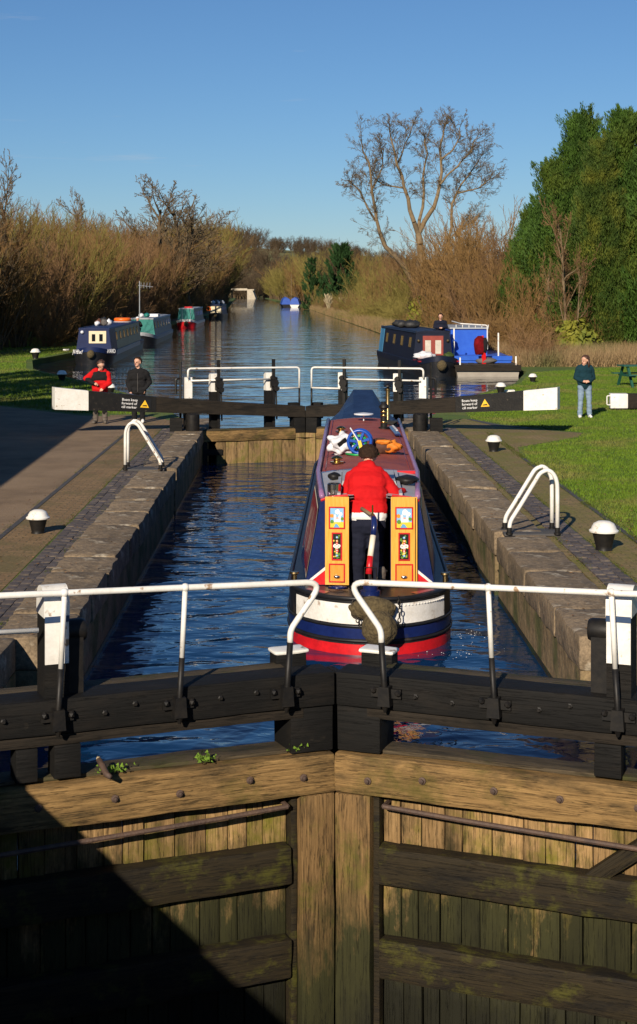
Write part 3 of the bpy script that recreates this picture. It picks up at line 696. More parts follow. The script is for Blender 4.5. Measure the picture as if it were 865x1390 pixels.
def far_gate(s):
    a = math.atan2(1.06, 2.75)
    e = leaf_frame('lock_gate', (.22, 38.7, 0), a, s, 'far lock gate leaf with white-tipped balance beam on the %s' % ('left' if s < 0 else 'right'))
    X = lambda u: s*u
    zt = lambda u: .53+.065*u+.0047*u*u; zb = lambda u: .25+.060*u-.0002*u*u
    def beam(name, u0, u1, mat, g=0.0, n=6):
        m = MB(); secs = []
        for k in range(n+1):
            u = u0+(u1-u0)*k/n; secs.append([(X(u), -g, zb(u)-g), (X(u), .30+g, zb(u)-g), (X(u), .30+g, zt(u)+g), (X(u), -g, zt(u)+g)])
        m.loft(secs); return m.build(name, mat, e)
    beam('balance_beam', .004, 3.9, 'beam_wood'); beam('balance_beam_outer', 3.905, 5.58, 'black_paint', .003); beam('beam_tip', 5.585, 6.4, 'white_paint', .006, 2)
    m = MB(); m.tube(rpath([(X(5.9), .15, zt(5.9)-.01), (X(5.9), .15, zt(5.9)+.06), (X(5.9), .22, zt(5.9)+.06)], .02), .01, 6); m.build('hook', 'black_iron', e)
    # cill warning sign
    us = 4.42; zc = (zt(us)+zb(us))/2; sl = .078
    sg = MB(); sg.box((0, 0, 0), (.78, .006, .27)); sgo = sg.build('warning_sign', 'sign_black', e); sgo.location = (X(us), -.008, zc); sgo.rotation_euler = (0, -s*sl, 0)
    tm = text_mesh('Boats keep\nforward of\ncill marker', .088, .0015); t = link('lettering', tm, sgo, (-.35, -.006, .055), (R(90), 0, 0))
    m = MB(); m.prism([(.115,-.085),(.335,-.085),(.225,.10)], -.0075, -.0045); tr = m.build('warning_triangle', 'sign_yellow', sgo)
    m = MB(); m.prism([(.16,-.055),(.29,-.055),(.27,-.02),(.18,-.03)], -.0095, -.0078); m.build('boat_symbol', 'sign_black', sgo)
    # gate body
    def T(name, u0, u1, y0, y1, z0, z1, mat, seed=0, bev=.012, jit=.006):
        L = u1-u0; return rough(name, (X((u0+u1)/2), (y0+y1)/2, (z0+z1)/2), (L, y1-y0, z1-z0), mat, e, bev=bev, jit=jit, cuts=(max(1, int(L/.5)), 1, max(1, int((z1-z0)/.4))), seed=seed+s)
    T('mitre_post', .004, .30, .0, .36, -.14, .246, 'black_timber', 1); T('mitre_post', .004, .26, .0, .36, -3, -.14, 'far_gate_plank', 2)
    T('post_top', .03, .29, .32, .52, .2, .60, 'black_timber', 3)
    T('top_rail', .265, 2.95, .0, .3, -.29, -.02, 'gate_rail', 4, .02, .012); T('rail_capping', .27, 2.9, .02, .3, -.018, .01, 'gate_top_wood', 5)
    if s < 0: rough('mitre_seal', (.077, .2, -1.3), (.10, .12, 3.4), 'black_timber', e, bev=.01, jit=.003, cuts=(1,1,3))
    u = .265; k = 0; rng = random.Random(3+s)
    while u < 2.3:
        w = min(rng.uniform(.22, .36), 2.35-u); T('plank', u+.005, u+w-.005, .05+rng.uniform(-.01,.01), .2, -2.6, -.295, 'far_gate_plank', 10+k); u += w; k += 1
    T('heel_post', 2.6, 2.95, .0, .34, -3, -.30, 'black_timber', 6); T('middle_rail', 2.2, 2.95, .0, .28, -.62, -.48, 'black_timber', 7)
    # paddle posts, racks and gear
    for (u, head) in ((.85, 1), (2.31, 1), (2.98, 0)):
        top = 1.38 if head else 1.30
        m = MB(); m.bb(X(u)-.09, X(u)+.09, .32, .50, -.9, .93); m.build('paddle_post', 'black_timber', e)
        m = MB(); m.bb(X(u)-.092, X(u)+.092, .315, .505, .93 if head else .78, top); m.build('post_head', 'white_paint', e)
        if head:
            m = MB(); m.bb(X(u)+s*-.0-.035+.09*1, X(u)+.035+.09*1, .24, .31, -.6, 1.72); m.build('rack_bar', 'black_iron', e)
            m = MB(); m.box((X(u)+.09, .26, 1.12), (.16, .14, .30)); m.lathe([(.10,-.06),(.12,0),(.10,.06)], (X(u)+.09, .2, 1.12), 10, rot=(R(90),0,0)); m.lathe([(.07,-.06),(.08,0),(.07,.06)], (X(u)+.13, .2, .98), 10, rot=(R(90),0,0))
            m.lathe([(.06,-.06),(.07,0),(.06,.06)], (X(u)+.05, .2, 1.25), 10, rot=(R(90),0,0)); m.build('paddle_gear', 'black_iron', e)
            m = MB(); m.tube([(X(u)+.16, .28, .95), (X(u)+.18, .28, .2)], .022, 6); m.build('paddle_rod', 'black_iron', e)
        else:
            m = MB(); m.tube([(X(u+.22), .30, .2), (X(u+.22), .30, 1.68)], .03, 6); m.tube(rpath([(X(u+.34), .3, .9), (X(u+.34), .3, 1.28), (X(u+.22), .3, 1.28)], .06), .03, 6); m.build('anchor_rod', 'black_iron', e)
    # handrail
    z1_, z2_ = 1.50, 1.22
    m = MB(); m.tube(rpath([(X(.07), .25, .98), (X(.07), .25, z1_), (X(3.02), .25, z1_+.02), (X(3.02), .25, 1.28)], .09), .026, 8); m.build('handrail', 'white_paint', e, smooth='all')
    m = MB(); m.tube([(X(.86), .24, z2_), (X(2.95), .24, z2_)], .022, 8); m.build('handrail', 'white_paint', e, smooth='all')
    m = MB(); m.tube([(X(.07), .25, .98), (X(.85), .25, .98)], .022, 8); m.build('handrail', 'white_paint', e, smooth='all')
    m = MB(); m.tube([(X(.07), .25, .98), (X(.07), .25, .45)], .026, 8); m.build('stanchion', 'black_iron', e, smooth='all')
    return e
far_gate(-1); far_gate(1)
# round rubbing drum and dark timbers by the far quoins
for s in (-1, 1):
    b = empty('paddle_gear_stand', (LX-.25 if s < 0 else RX+.25, 37.35, 0), 0, 'black ground paddle stand at the %s quoin of the upper gates' % ('left' if s < 0 else 'right'), 'paddle gear')
    m = MB(); m.lathe([(.16,0),(.17,.05),(.17,.42),(.12,.46)], (0,0,0), 14); m.build('drum', 'black_iron', b, smooth=True)
    m = MB(); m.bb(-.55*1 if s < 0 else .25, -.25 if s < 0 else .55, -.1, .1, 0, .34); m.build('chock', 'black_timber', b)

# ------------------------------------------------------------------ bollards, ladders
def bollard(x, y, label, sc=1.0, z=0):
    b = empty('mooring_bollard', (x, y, z), random.uniform(0, 3), label, 'bollard', 'black and white mooring bollards'); b.scale = (sc, sc, sc)
    link('post', BP, b); link('cap', BC, b)
    return b
m = MB(); m.lathe([(.115,-.02),(.095,.03),(.10,.06),(.135,.20),(.14,.215)], n=18); BP = m.mesh('post', 'black_iron', True)
m = MB(); m.lathe([(.14,.212),(.175,.222),(.178,.24),(.15,.262),(.145,.285),(.12,.325),(.07,.35),(.01,.356)], n=18); BC = m.mesh('cap', 'white_paint', True)
for (u, v, lab, sc) in ((51.5, 724, 'white-capped bollard on the brick apron left of the lock', .95), (820, 747, 'large white-capped bollard near the right ladder', 1.1),
                    (670.5, 613, 'white-capped bollard at the lawn corner short of the far right beam', 1.0), (680, 534, 'white-capped bollard behind the far right balance beam', 1.05),
                    (723.5, 519, 'white-capped bollard by the bank left of the woman', .95), (150, 535, 'white-capped bollard on grass between the two people', 1.0),
                    (84, 517, 'white-capped bollard in shade behind the left white beam tip', 1.15), (48, 487, 'white-capped bollard by the left mooring inlet', 1.5)):
    p = gp(u, v); bollard(p.x, p.y, lab, sc)
for i, (u, v, lab) in enumerate(((90, 476, 'small white marker stone on grass near the blue boat'), (692, 533, 'flat white marker stone beside the bollard behind the right beam'))):
    p = gp(u, v); tag(rough('marker_stone', (p.x, p.y, .04), (.35, .25, .12), 'white_paint', bev=.03, jit=.02, cuts=(2,2,1), seed=i), lab, 'stone')

def ladder(side, u, v, label):
    p = gp(u, v); e = empty('ladder_rail', (p.x, p.y, .03), 0, label, 'ladder rail', 'lock escape ladder rails')
    d = -side        # towards the water
    for k, y in enumerate((-.24, .22)):
        pts = [(0, y, .06), (0, y, .55)] + [(d*(.15-.15*math.cos(R(t))), y, .66+.24*math.sin(R(t))) for t in (10, 30, 50, 70, 90)] + [(d*.24, y, .86), (d*.52, y, .40), (d*.66, y, .18), (d*.67, y, .06)]
        m = MB(); m.tube(rpath(pts, .06, 3), .030, 10); m.build('hoop_rail', 'white_paint', e, smooth='all')
        for x in (0, d*.67):
            m = MB(); m.lathe([(.05,0),(.05,.03),(.036,.035),(.036,.10)], (x, y, -.0), 10); m.build('foot', 'black_iron', e, smooth=True)
    rough('base_plate', (d*.34, 0, -.005), (.80, .50, .035), 'edging', e, bev=.008, jit=.003, cuts=(2,2,1))
    for k in range(5):
        z = -.25-k*.28; m = MB(); m.tube([(d*.80, -.16, z), (d*.80, .16, z)], .015, 6); m.build('rung', 'black_iron', e)
    return e
ladder(-1, 172, 638, 'white tubular ladder rail on the left lockside'); ladder(1, 753, 725, 'white tubular ladder rail on the right lockside')

# ------------------------------------------------------------------ the narrowboat in the lock
def hull_w(y, L, w, ys, yb):
    if y < ys: t = max(0, y/ys); return w*math.sqrt(max(0, 1-(1-t)**2.1))
    if y > L-yb: t = (L-y)/yb; return w*math.sin(min(1, max(0, t))*math.pi/2)**.75
    return w
def main_boat():
    L = 15.9; p = Vector((.865, 17.93, ZW)); rz = -R(2.1)
    e = empty('narrowboat', p, rz, 'blue and red narrowboat in the lock with open painted doors', 'narrowboat')
    ys, yb, w = 1.15, 2.6, 1.0
    ysamp = [0, .02, .06, .13, .24, .4, .6, .85, 1.15, 1.6, 3, 6, 10, 13, 13.6, 14.2, 14.8, 15.3, 15.7, 15.88]
    def zdeck(y): return .66 + (max(0, y-12.5)/3.4)**2*.45
    def ring(off, z0, z1, y0=0, y1=99, flare=.0):
        ysl = [y for y in ysamp if y0 <= y <= y1]
        lft = []; rgt = []
        for y in ysl:
            x = hull_w(y, L, w, ys, yb)
            lft.append((-x, y)); rgt.append((x, y))
        pl = lft[::-1]+rgt[1:] if abs(lft[0][0]) < 1e-6 else lft[::-1]+rgt
        return pl
    def band(name, z0, z1, mat, off, y1=99, inset0=0, inset1=0):
        pl = ring(0, z0, z1, 0, y1); m = MB(); v = []; f = []
        n = len(pl)
        for (x, y) in pl:
            for (z, ins) in ((z0, inset0), (z1, inset1)):
                dy = -off if y < ys else 0
                k = 1+(off-ins)/w
                v.append((x*k, (y-ys)*(1+(off-ins)/ys)+ys if y < ys else y, z if z < .6 else z+(zdeck(y)-.66)))
        for i in range(n-1): f.append((2*i, 2*i+2, 2*i+3, 2*i+1))
        m.add(v, f); return m.build(name, mat, e, smooth='all', fix=True)
    band('hull', -.5, .66, 'hull_black', 0.0)
    band('painted_band', -.03, .125, 'red_paint', .006, 1.2); band('painted_band', .19, .31, 'blue_paint', .004, 1.2)
    band('painted_band', .36, .60, 'hull_white', .006, .62)
    # bow and side rubbing strakes
    for zz in (.165, .335):
        pl = ring(0, 0, 0); m = MB(); m.tube([(x*1.012, y, zz) for x, y in pl], .018, 6); m.build('rubbing_strake', 'hull_black', e, smooth='all')
    pl = ring(0, 0, 0); m = MB(); m.tube([(x*.995, y, zdeck(y)) for x, y in pl], .028, 6); m.build('gunwale_rim', 'hull_black', e, smooth='all')
    m = MB(); pts = pl; c = [(0, y, zdeck(y)) for x, y in pts]
    vs = []; fs = []
    half = [q for q in pts if q[0] >= -1e-9]
    for (x, y) in half: vs += [(-x, y, zdeck(y)), (x, y, zdeck(y))]
    for i in range(len(half)-1): fs.append((2*i, 2*i+1, 2*i+3, 2*i+2))
    m.add(vs, fs); dk = m.build('deck', 'hull_black', e)
    # maroon border patches on the counter
    for s in (-1, 1):
        m = MB(); m.add([(s*.55,.30,.668),(s*.78,.55,.668),(s*.74,.62,.668),(s*.48,.40,.668)], [(0,1,2,3)]); m.build('deck_patch', 'dark_red_paint', e)
    # cabin
    yc, yf = .86, 12.4
    hb = lambda y: .79+.12*min(1, (y-yc)/2.0); ht = lambda y: .60+.11*min(1, (y-yc)/2.6)
    zb_, zt_ = .665, 1.70
    for s in (-1, 1):
        m = MB(); v = []; ysl = [yc, 1.4, 2.0, 2.9, 3.6, 6, 9, yf]
        for y in ysl: v += [(s*hb(y), y, zb_), (s*ht(y), y, zt_), (s*(ht(y)-.05), y, zt_), (s*(hb(y)-.05), y, zb_)]
        f = []
        for i in range(len(ysl)-1):
            for k in range(4): f.append((4*i+k, 4*i+(k+1)%4, 4*i+4+(k+1)%4, 4*i+4+k))
        f += [(0,1,2,3), tuple(4*(len(ysl)-1)+k for k in (3,2,1,0))]
        m.add(v, f); m.build('cabin_side', 'blue_paint', e)
        # side panel, red with a pale edge and painted scrolls
        def sp(y, t, o=.004): x = hb(y)+(ht(y)-hb(y))*t; return (s*(x+o), y, zb_+(zt_-zb_)*t+o*.2)
        m = MB(); m.add([sp(.93,.06,.006), sp(3.3,.06,.006), sp(3.3,.88,.006), sp(1.15,.88,.006), sp(.93,.70,.006)], [(0,1,2,3,4)]); m.build('panel_border', 'pale_cream', e)
        m = MB(); m.add([sp(.99,.09,.010), sp(3.25,.09,.010), sp(3.25,.85,.010), sp(1.19,.85,.010), sp(.99,.67,.010)], [(0,1,2,3,4)]); pn = m.build('side_panel', 'dark_red_paint', e)
        for k in range(7):
            y0 = 1.12+k*.3; wd = .018+.012*(k % 3); v_ = []
            for q in range(10):
                yy = y0+.09*math.sin(q*.75+k)+.014*q; tt = .2+.06*q+.03*math.sin(q*1.4+k); hw = wd*math.sin(.25+2.6*q/9); v_ += [sp(yy-hw, tt, .0125), sp(yy+hw, tt, .0125)]
            m = MB(); m.add(v_, [(2*q, 2*q+1, 2*q+3, 2*q+2) for q in range(9)]); m.build('painted_scroll', 'pale_cream', pn)
        for k, y0 in enumerate((4.6, 6.6, 8.8, 10.8)):
            m = MB(); m.add([sp(y0,.38,.006), sp(y0+1.0,.38,.006), sp(y0+1.0,.80,.006), sp(y0,.80,.006)], [(0,1,2,3)]); wf = m.build('window', 'brass', e)
            m = MB(); m.add([sp(y0+.05,.41,.010), sp(y0+.95,.41,.010), sp(y0+.95,.77,.010), sp(y0+.05,.77,.010)], [(0,1,2,3)]); m.build('pane', 'glass', wf)
    # rear bulkhead in pieces round the doorway
    for s in (-1, 1):
        m = MB(); m.hexa([(s*.25,yc-.03,zb_),(s*hb(yc),yc-.03,zb_),(s*hb(yc),yc,zb_),(s*.25,yc,zb_),(s*.25,yc-.03,zt_),(s*ht(yc),yc-.03,zt_),(s*ht(yc),yc,zt_),(s*.25,yc,zt_)]); m.build('rear_bulkhead', 'blue_paint', e)
        m = MB(); m.add([(s*.40,yc-.036,zb_+.005),(s*.775,yc-.036,zb_+.005),(s*.40,yc-.036,zb_+.30)], [(0,1,2)]); m.build('red_corner', 'red_paint', e)
        m = MB(); m.add([(s*.775,yc-.038,zb_+.004),(s*.80,yc-.038,zb_+.02),(s*.40,yc-.038,zb_+.345),(s*.40,yc-.038,zb_+.30)], [(0,1,2,3)]); m.build('white_line', 'hull_white', e)
    m = MB(); m.bb(-.42, .42, yc+.95, yc+.98, .2, zt_); m.bb(-.44, -.41, yc, yc+.95, .2, zt_); m.bb(.41, .44, yc, yc+.95, .2, zt_); m.bb(-.44, .44, yc, yc+.95, .30, .33); m.build('cabin_interior', 'dark_interior', e)
    # roof: grey aft section round the hatch, maroon forward
    def roofrow(y, k): h_ = ht(y)-.001; t = k/6*2-1; return (t*h_, y, zt_+.004+.065*(1-t*t))
    def roofpart(name, ys_, mat, skip=None):
        m = MB(); v = []; f = []
        for y in ys_:
            for k in range(7): q = roofrow(y, k); v.append(q)
        n0 = len(v)
        for y in ys_:
            for k in range(7): q = roofrow(y, k); v.append((q[0], q[1], q[2]-.03))
        for i in range(len(ys_)-1):
            for k in range(6):
                if skip and skip(i, k): continue
                a = i*7+k; f.append((a, a+1, a+8, a+7)); b = a+n0; f.append((b, b+7, b+8, b+1))
        m.add(v, f); return m.build(name, mat, e, fix=False)
    roofpart('aft_roof', [yc, 1.3, 1.78, 2.4, 3.0, 3.6], 'grey_paint', lambda i, k: i < 2 and k in (2, 3))
    roofpart('roof', [3.72, 5.0, 7, 9, 11, yf+.02], 'roof_maroon'); roofpart('roof_stripe', [3.6, 3.72], 'blue_paint')
    for s_ in (-1, 1):
        m = MB(); m.tube([(s_*ht(yc), yc-.02, zt_), (s_*.5, yc-.02, roofrow(yc, 1)[2]), (s_*.27, yc-.02, roofrow(yc, 2)[2])], .018, 6); m.build('roof_trim', 'red_paint', e)
    m = MB(); m.hexa([(-.36,1.80,zt_+.065),(.36,1.80,zt_+.065),(.36,3.0,zt_+.065),(-.36,3.0,zt_+.065),(-.34,1.80,zt_+.125),(.34,1.80,zt_+.125),(.34,3.0,zt_+.125),(-.34,3.0,zt_+.125)]); m.build('sliding_hatch', 'grey_paint', e)
    for s in (-1, 1):
        m = MB(); m.bb(s*.38-.02, s*.38+.02, yc, 3.3, zt_+.02, zt_+.09); m.build('hatch_runner', 'grey_paint', e)
        m = MB(); m.tube([(s*(ht(y)-.015), y, zt_+.035) for y in (yc+.1, 1.6, 2.6, 3.6, 6, 9, yf)], .034, 8); m.build('roof_handrail', 'purple_rail', e, smooth='all')
        m = MB(); m.bb(s*.30-.012 if s < 0 else .30-.012, s*.30+.012 if s < 0 else .30+.012, 3.75, 9.5, zt_+.058, zt_+.064) if False else m.tube([(s*.60, y, zt_+.028) for y in (3.75, 8, 12.3)], .008, 4); m.build('roof_bead', 'dark_red_paint', e)
    # bright red lip forward of the hatch on the right
    m = MB(); m.bb(.40, .66, 3.48, 3.56, zt_+.02, zt_+.06); m.build('red_lip', 'red_paint', e)
    m = MB(); m.ico((.50, 2.2, zt_+.10), .12, (1.3,1.6,.5), 2, jit=.4); m.build('black_cover', 'black_iron', e, smooth='all')
    m = MB(); m.ico((-.46, 2.6, zt_+.09), .09, (1,1,.6), 2, jit=.3); m.build('windlass_bag', 'black_iron', e, smooth='all')
    m = MB(); m.lathe([(.085,0),(.085,.16),(.078,.165),(.078,.02)], (-.44, 1.05, zt_+.02), 16); m.build('paint_tin', 'chrome', e, smooth=True)
    # doors
    def door(s, x0, x1, ang):
        d = empty('door', (x1 if s > 0 else x0, yc-.05, zb_+.0), 0); d.parent = e; d.rotation_euler = (0, 0, ang)
        wd = x1-x0; x_a, x_b = (-wd, 0) if s > 0 else (0, wd)
        m = MB(); m.bb(x_a, x_b, -.035, 0, .015, 1.09); m.build('door_leaf', 'door_wood', d)
        pw = wd*.30; cx = (x_a+x_b)/2
        def frame(z0, z1, hw, nm, inner):
            m = MB(); t = .016
            m.bb(cx-hw, cx-hw+t, -.046, -.0355, z0, z1); m.bb(cx+hw-t, cx+hw, -.046, -.0355, z0, z1); m.bb(cx-hw+t, cx+hw-t, -.046, -.0355, z0, z0+t); m.bb(cx-hw+t, cx+hw-t, -.046, -.0355, z1-t, z1)
            m.build('panel_frame', 'red_paint', d)
            m = MB(); m.bb(cx-hw+t, cx+hw-t, -.040, -.036, z0+t, z1-t); return m.build(nm, inner, d), (cx-hw+t, cx+hw-t, z0+t, z1-t)
        def poly(par, pts, mat, name, y=-.0415):
            mm = MB(); mm.add([(x, y, z) for x, z in pts], [tuple(range(len(pts)))]); mm.build(name, mat, par)
        def blob(x, z, r_, n=9, ir=.15, rg=random): return [(x+r_*(1+rg.uniform(-ir,ir))*math.cos(6.283*k/n), z+r_*(1+rg.uniform(-ir,ir))*math.sin(6.283*k/n)) for k in range(n)]
        rg = random.Random(4+s)
        c, (a0, a1, b0, b1) = frame(.70, .97, wd*.34, 'castle_panel', pmat('p_sky', (.25,.50,.75), rough=.35))
        W_, H_ = a1-a0, b1-b0; q = lambda fx, fz: (a0+W_*fx, b0+H_*fz)
        pmat('p_green', (.10,.25,.03), rough=.4); pmat('p_yellow', (.75,.55,.05), rough=.4); pmat('p_white', (.8,.8,.76), rough=.4); pmat('p_pink', (.75,.35,.30), rough=.4); pmat('p_orange', (.75,.28,.03), rough=.4); pmat('p_dkgreen', (.02,.07,.015), rough=.4); pmat('p_lake', (.12,.36,.62), rough=.4); pmat('p_red', (.6,.02,.02), rough=.4)
        poly(c, [q(0,0),q(1,0),q(1,.28),q(.5,.34),q(0,.25)], 'p_yellow', 'meadow'); poly(c, [q(.25,0),q(.7,0),q(.55,.16),q(.4,.2)], 'p_lake', 'lake', -.0422)
        poly(c, blob(*q(.55,.8), W_*.2), 'p_white', 'cloud'); poly(c, blob(*q(.78,.7), W_*.14), 'p_white', 'cloud', -.0418)
        poly(c, [q(.28,.28),q(.28,.62),q(.36,.7),q(.44,.62),q(.44,.45),q(.62,.45),q(.62,.6),q(.7,.68),q(.78,.6),q(.78,.28)], 'p_white', 'castle', -.0424)
        poly(c, [q(.42,.45),q(.64,.45),q(.53,.56)], 'p_pink', 'castle_roof', -.043); poly(c, blob(*q(.12,.6), W_*.15), 'p_orange', 'tree', -.0426); poly(c, blob(*q(.9,.45), W_*.12), 'p_green', 'tree', -.0426); poly(c, blob(*q(.15,.3), W_*.14), 'p_green', 'bush', -.0428)
        c, (a0, a1, b0, b1) = frame(.315, .655, wd*.22, 'rose_panel', pmat('p_black', (.01,.014,.008), rough=.35))
        W_, H_ = a1-a0, b1-b0
        for k in range(26):
            fx, fz = rg.random(), rg.random(); poly(c, blob(*q(.1+.8*fx, .04+.92*fz), W_*.11, 6, .3, rg), 'p_green' if k % 3 else 'p_yellow', 'painted_leaf', -.0412-.0001*(k % 5))
        for (fx, fz, r_, mt) in ((.5,.86,.15,'p_lake'),(.5,.14,.15,'p_lake'),(.5,.72,.16,'p_orange'),(.27,.52,.24,'p_white'),(.73,.52,.24,'p_white'),(.5,.44,.2,'p_pink'),(.5,.33,.2,'p_red'),(.5,.62,.17,'p_red'),(.5,.25,.16,'p_yellow')):
            poly(c, blob(*q(fx, fz), W_*r_, 9, .2, rg), mt, 'painted_rose', -.0424-.0002*r_*10); poly(c, blob(*q(fx, fz), W_*r_*.45, 6, .2, rg), 'p_white' if mt != 'p_white' else 'p_pink', 'rose_heart', -.0435)
        c, (a0, a1, b0, b1) = frame(.045, .275, wd*.34, 'lower_panel', 'door_wood_dark')
        m = MB(); m.ico((cx, -.045, .115), .042, (1,.55,.55), 2); m.build('door_handle', 'chrome', d, smooth='all')
        if s > 0:
            m = MB(); m.bb(x_b-.028, x_b-.018, -.040, -.0355, .02, 1.08); m.build('edge_bead', 'brass', d)
    door(-1, -.545, -.255, R(-4)); door(1, .255, .575, R(2))
    # rudder post, tiller
    m = MB(); m.lathe([(.12,0),(.12,.05),(.09,.06),(.09,.14),(.05,.16)], (.0, .28, .66), 14); m.build('rudder_tube', 'blue_paint', e, smooth=True)
    m = MB(); m.tube([(.0,.28,.80),(-.01,.30,.90)], .022, 8); m.tube([(-.07,.28,.85),(-.07,.28,.98),(.07,.28,.98),(.07,.28,.85)], .008, 6); m.build('rudder_stock', 'black_iron', e)
    m = MB(); m.tube([(-.02,.29,.90),(.0,.36,1.10)], [.040,.036], 10); tl = m.build('tiller', 'red_paint', e, smooth='all')
    m = MB(); m.tube([(.0,.36,1.10),(.035,.47,1.33)], [.036,.036], 10); m.build('tiller_band', 'pale_cream', tl, smooth='all')
    m = MB(); m.tube([(.035,.47,1.33),(.05,.52,1.44),(.05,.56,1.50),(.03,.66,1.545)], [.036,.040,.04,.03], 10); m.build('tiller_neck', 'blue_paint', tl, smooth='all')
    m = MB(); m.tube([(.03,.66,1.545),(-.10,.86,1.60)], [.02,.024], 8); m.build('tiller_bar', 'bark_tan', tl, smooth='all')
    m = MB(); m.tube([(.03,.60,1.55),(.03,.60,1.68)], [.013,.009], 8); m.build('tiller_pin', 'brass', tl)
    # stern fender of knotted rope with chains
    m = MB(); m.ico((.10,-.20,.36), .205, (1,1,1.0), 4, jit=.10); m.ico((.02,-.02,.55), .19, (1.45,.8,.75), 4, jit=.14, seed=2)
    m.build('stern_fender', 'rope', e, smooth='all')
    for s in (-1, 1):
        pth = [(.06+s*.27,.06,.66),(.08+s*.26,-.03,.56),(.09+s*.24,-.10,.42),(.1+s*.19,-.14,.34)]
        for k in range(9):
            t = k/8*3; i = min(2, int(t)); a = Vector(pth[i]).lerp(Vector(pth[i+1]), t-i)
            m = MB(); pts = [(a.x+.018*math.cos(q)*(1 if k % 2 else .3), a.y-.02+.018*math.cos(q)*(.3 if k % 2 else 1), a.z+.03*math.sin(q)) for q in [6.283*j/8 for j in range(9)]]
            m.tube(pts, .007, 5, cap=False); m.build('chain_link', 'chain', e)
    for s in (-1, 1):
        m = MB(); m.lathe([(.05,0),(.03,.02),(.03,.09),(.06,.11),(.05,.13)], (s*.93, 1.0, .665), 10); m.build('dolly', 'old_brass', e, smooth=True)
    m = MB(); m.tube([(-.5,.55,.69),(-.4,.45,.70),(-.28,.52,.69),(-.36,.6,.69),(-.46,.5,.70)], .016, 6); m.build('rope_coil', 'blue_paint', e, smooth='all')
    for k in range(16):
        an = R(-20-k*3.0); x = hull_w(.0, L, w, ys, yb)
    for k in range(18):
        y = .06+.5*(k/17)**1.3; x = hull_w(y, L, w, ys, yb)
        m = MB(); m.ico((x*1.008+.004, y-.006, .575), .012, sub=1); m.build('rivet', 'hull_white', e)
    # cratch cover and bow
    m = MB(); s0 = [(-.70,yf+.03,.75),(.70,yf+.03,.75),(.66,yf+.03,zt_+.02),(.2,yf+.03,zt_+.075),(-.2,yf+.03,zt_+.075),(-.66,yf+.03,zt_+.02)]
    s1 = [(-.80,yf+1.7,.8),(.80,yf+1.7,.8),(.50,yf+1.7,1.75),(.20,yf+1.7,2.22),(-.20,yf+1.7,2.22),(-.50,yf+1.7,1.75)]
    s2 = [(-.72,yf+1.95,.85),(.72,yf+1.95,.85),(.46,yf+1.82,1.72),(.17,yf+1.78,2.17),(-.17,yf+1.78,2.17),(-.46,yf+1.82,1.72)]
    m.loft([s0, s1, s2]); o = m.build('cratch_cover', 'blue_canvas', e)
    md = o.modifiers.new('sub', 'SUBSURF'); md.subdivision_type = 'SIMPLE'; md.levels = md.render_levels = 1
    m = MB(); m.lathe([(.012,0),(.012,.13)], (.0, 11.7, zt_+.06), 8); m.lathe([(.02,.12),(.19,.13),(.19,.15),(.02,.17)], (.0,11.7,zt_+.06), 18); m.build('roof_aerial', 'white_plastic', e, smooth=True)
    def vent(x, y): m = MB(); m.lathe([(.10,0),(.10,.02),(.05,.025),(.05,.05),(.085,.06),(.085,.075),(.05,.10),(.005,.11)], (x, y, zt_+.06), 14); m.build('mushroom_vent', 'brass', e, smooth=True)
    vent(-.44, 4.45); vent(-.42, 9.4)
    m = MB(); m.lathe([(.10,0),(.10,.04),(.062,.05),(.062,.38),(.09,.40),(.085,.44),(.02,.50)], (.36, 10.2, zt_+.04), 14); ch = m.build('chimney', 'black_iron', e, smooth=True)
    for z in (.12, .24, .31):
        m = MB(); m.lathe([(.063,z),(.067,z+.005),(.067,z+.028),(.063,z+.033)], (.36,10.2,zt_+.04), 14); m.build('brass_band', 'brass', ch, smooth=True)
    m = MB(); m.lathe([(.055,0),(.04,.02),(.04,.62),(.05,.63),(.05,.66),(.03,.67)], (.47, 11.9, zt_+.02), 14); fl = m.build('flue_pipe', 'old_brass', e, smooth=True)
    m = MB(); m.lathe([(.02,.66),(.03,.70),(.075,.70),(.07,.725),(.01,.76)], (.47,11.9,zt_+.02), 12); m.build('flue_cap', 'black_iron', fl, smooth=True)
    m = MB(); m.box((.53, 9.6, zt_+.075), (.10, 1.6, .03), (0,0,R(3))); m.build('boat_pole', 'blue_paint', e); m = MB(); m.box((.55, 9.9, zt_+.095), (.035, 1.0, .012), (0,0,R(3))); m.build('pole_stripe', 'hull_white', e)
    m = MB(); m.box((.53, 11.3, zt_+.08), (.22, .35, .06)); m.build('roof_box', 'black_iron', e)
    return e, p, rz
boat, bp_, brz = main_boat()
BMAT = Matrix.Translation(bp_) @ Matrix.Rotation(brz, 4, 'Z')
ZR = 1.765
def onroof(name, x, y, z=ZR, rz=0, label=None, cat=None):
    q = BMAT @ Vector((x, y, z)); return empty(name, q, brz+rz, label, cat)
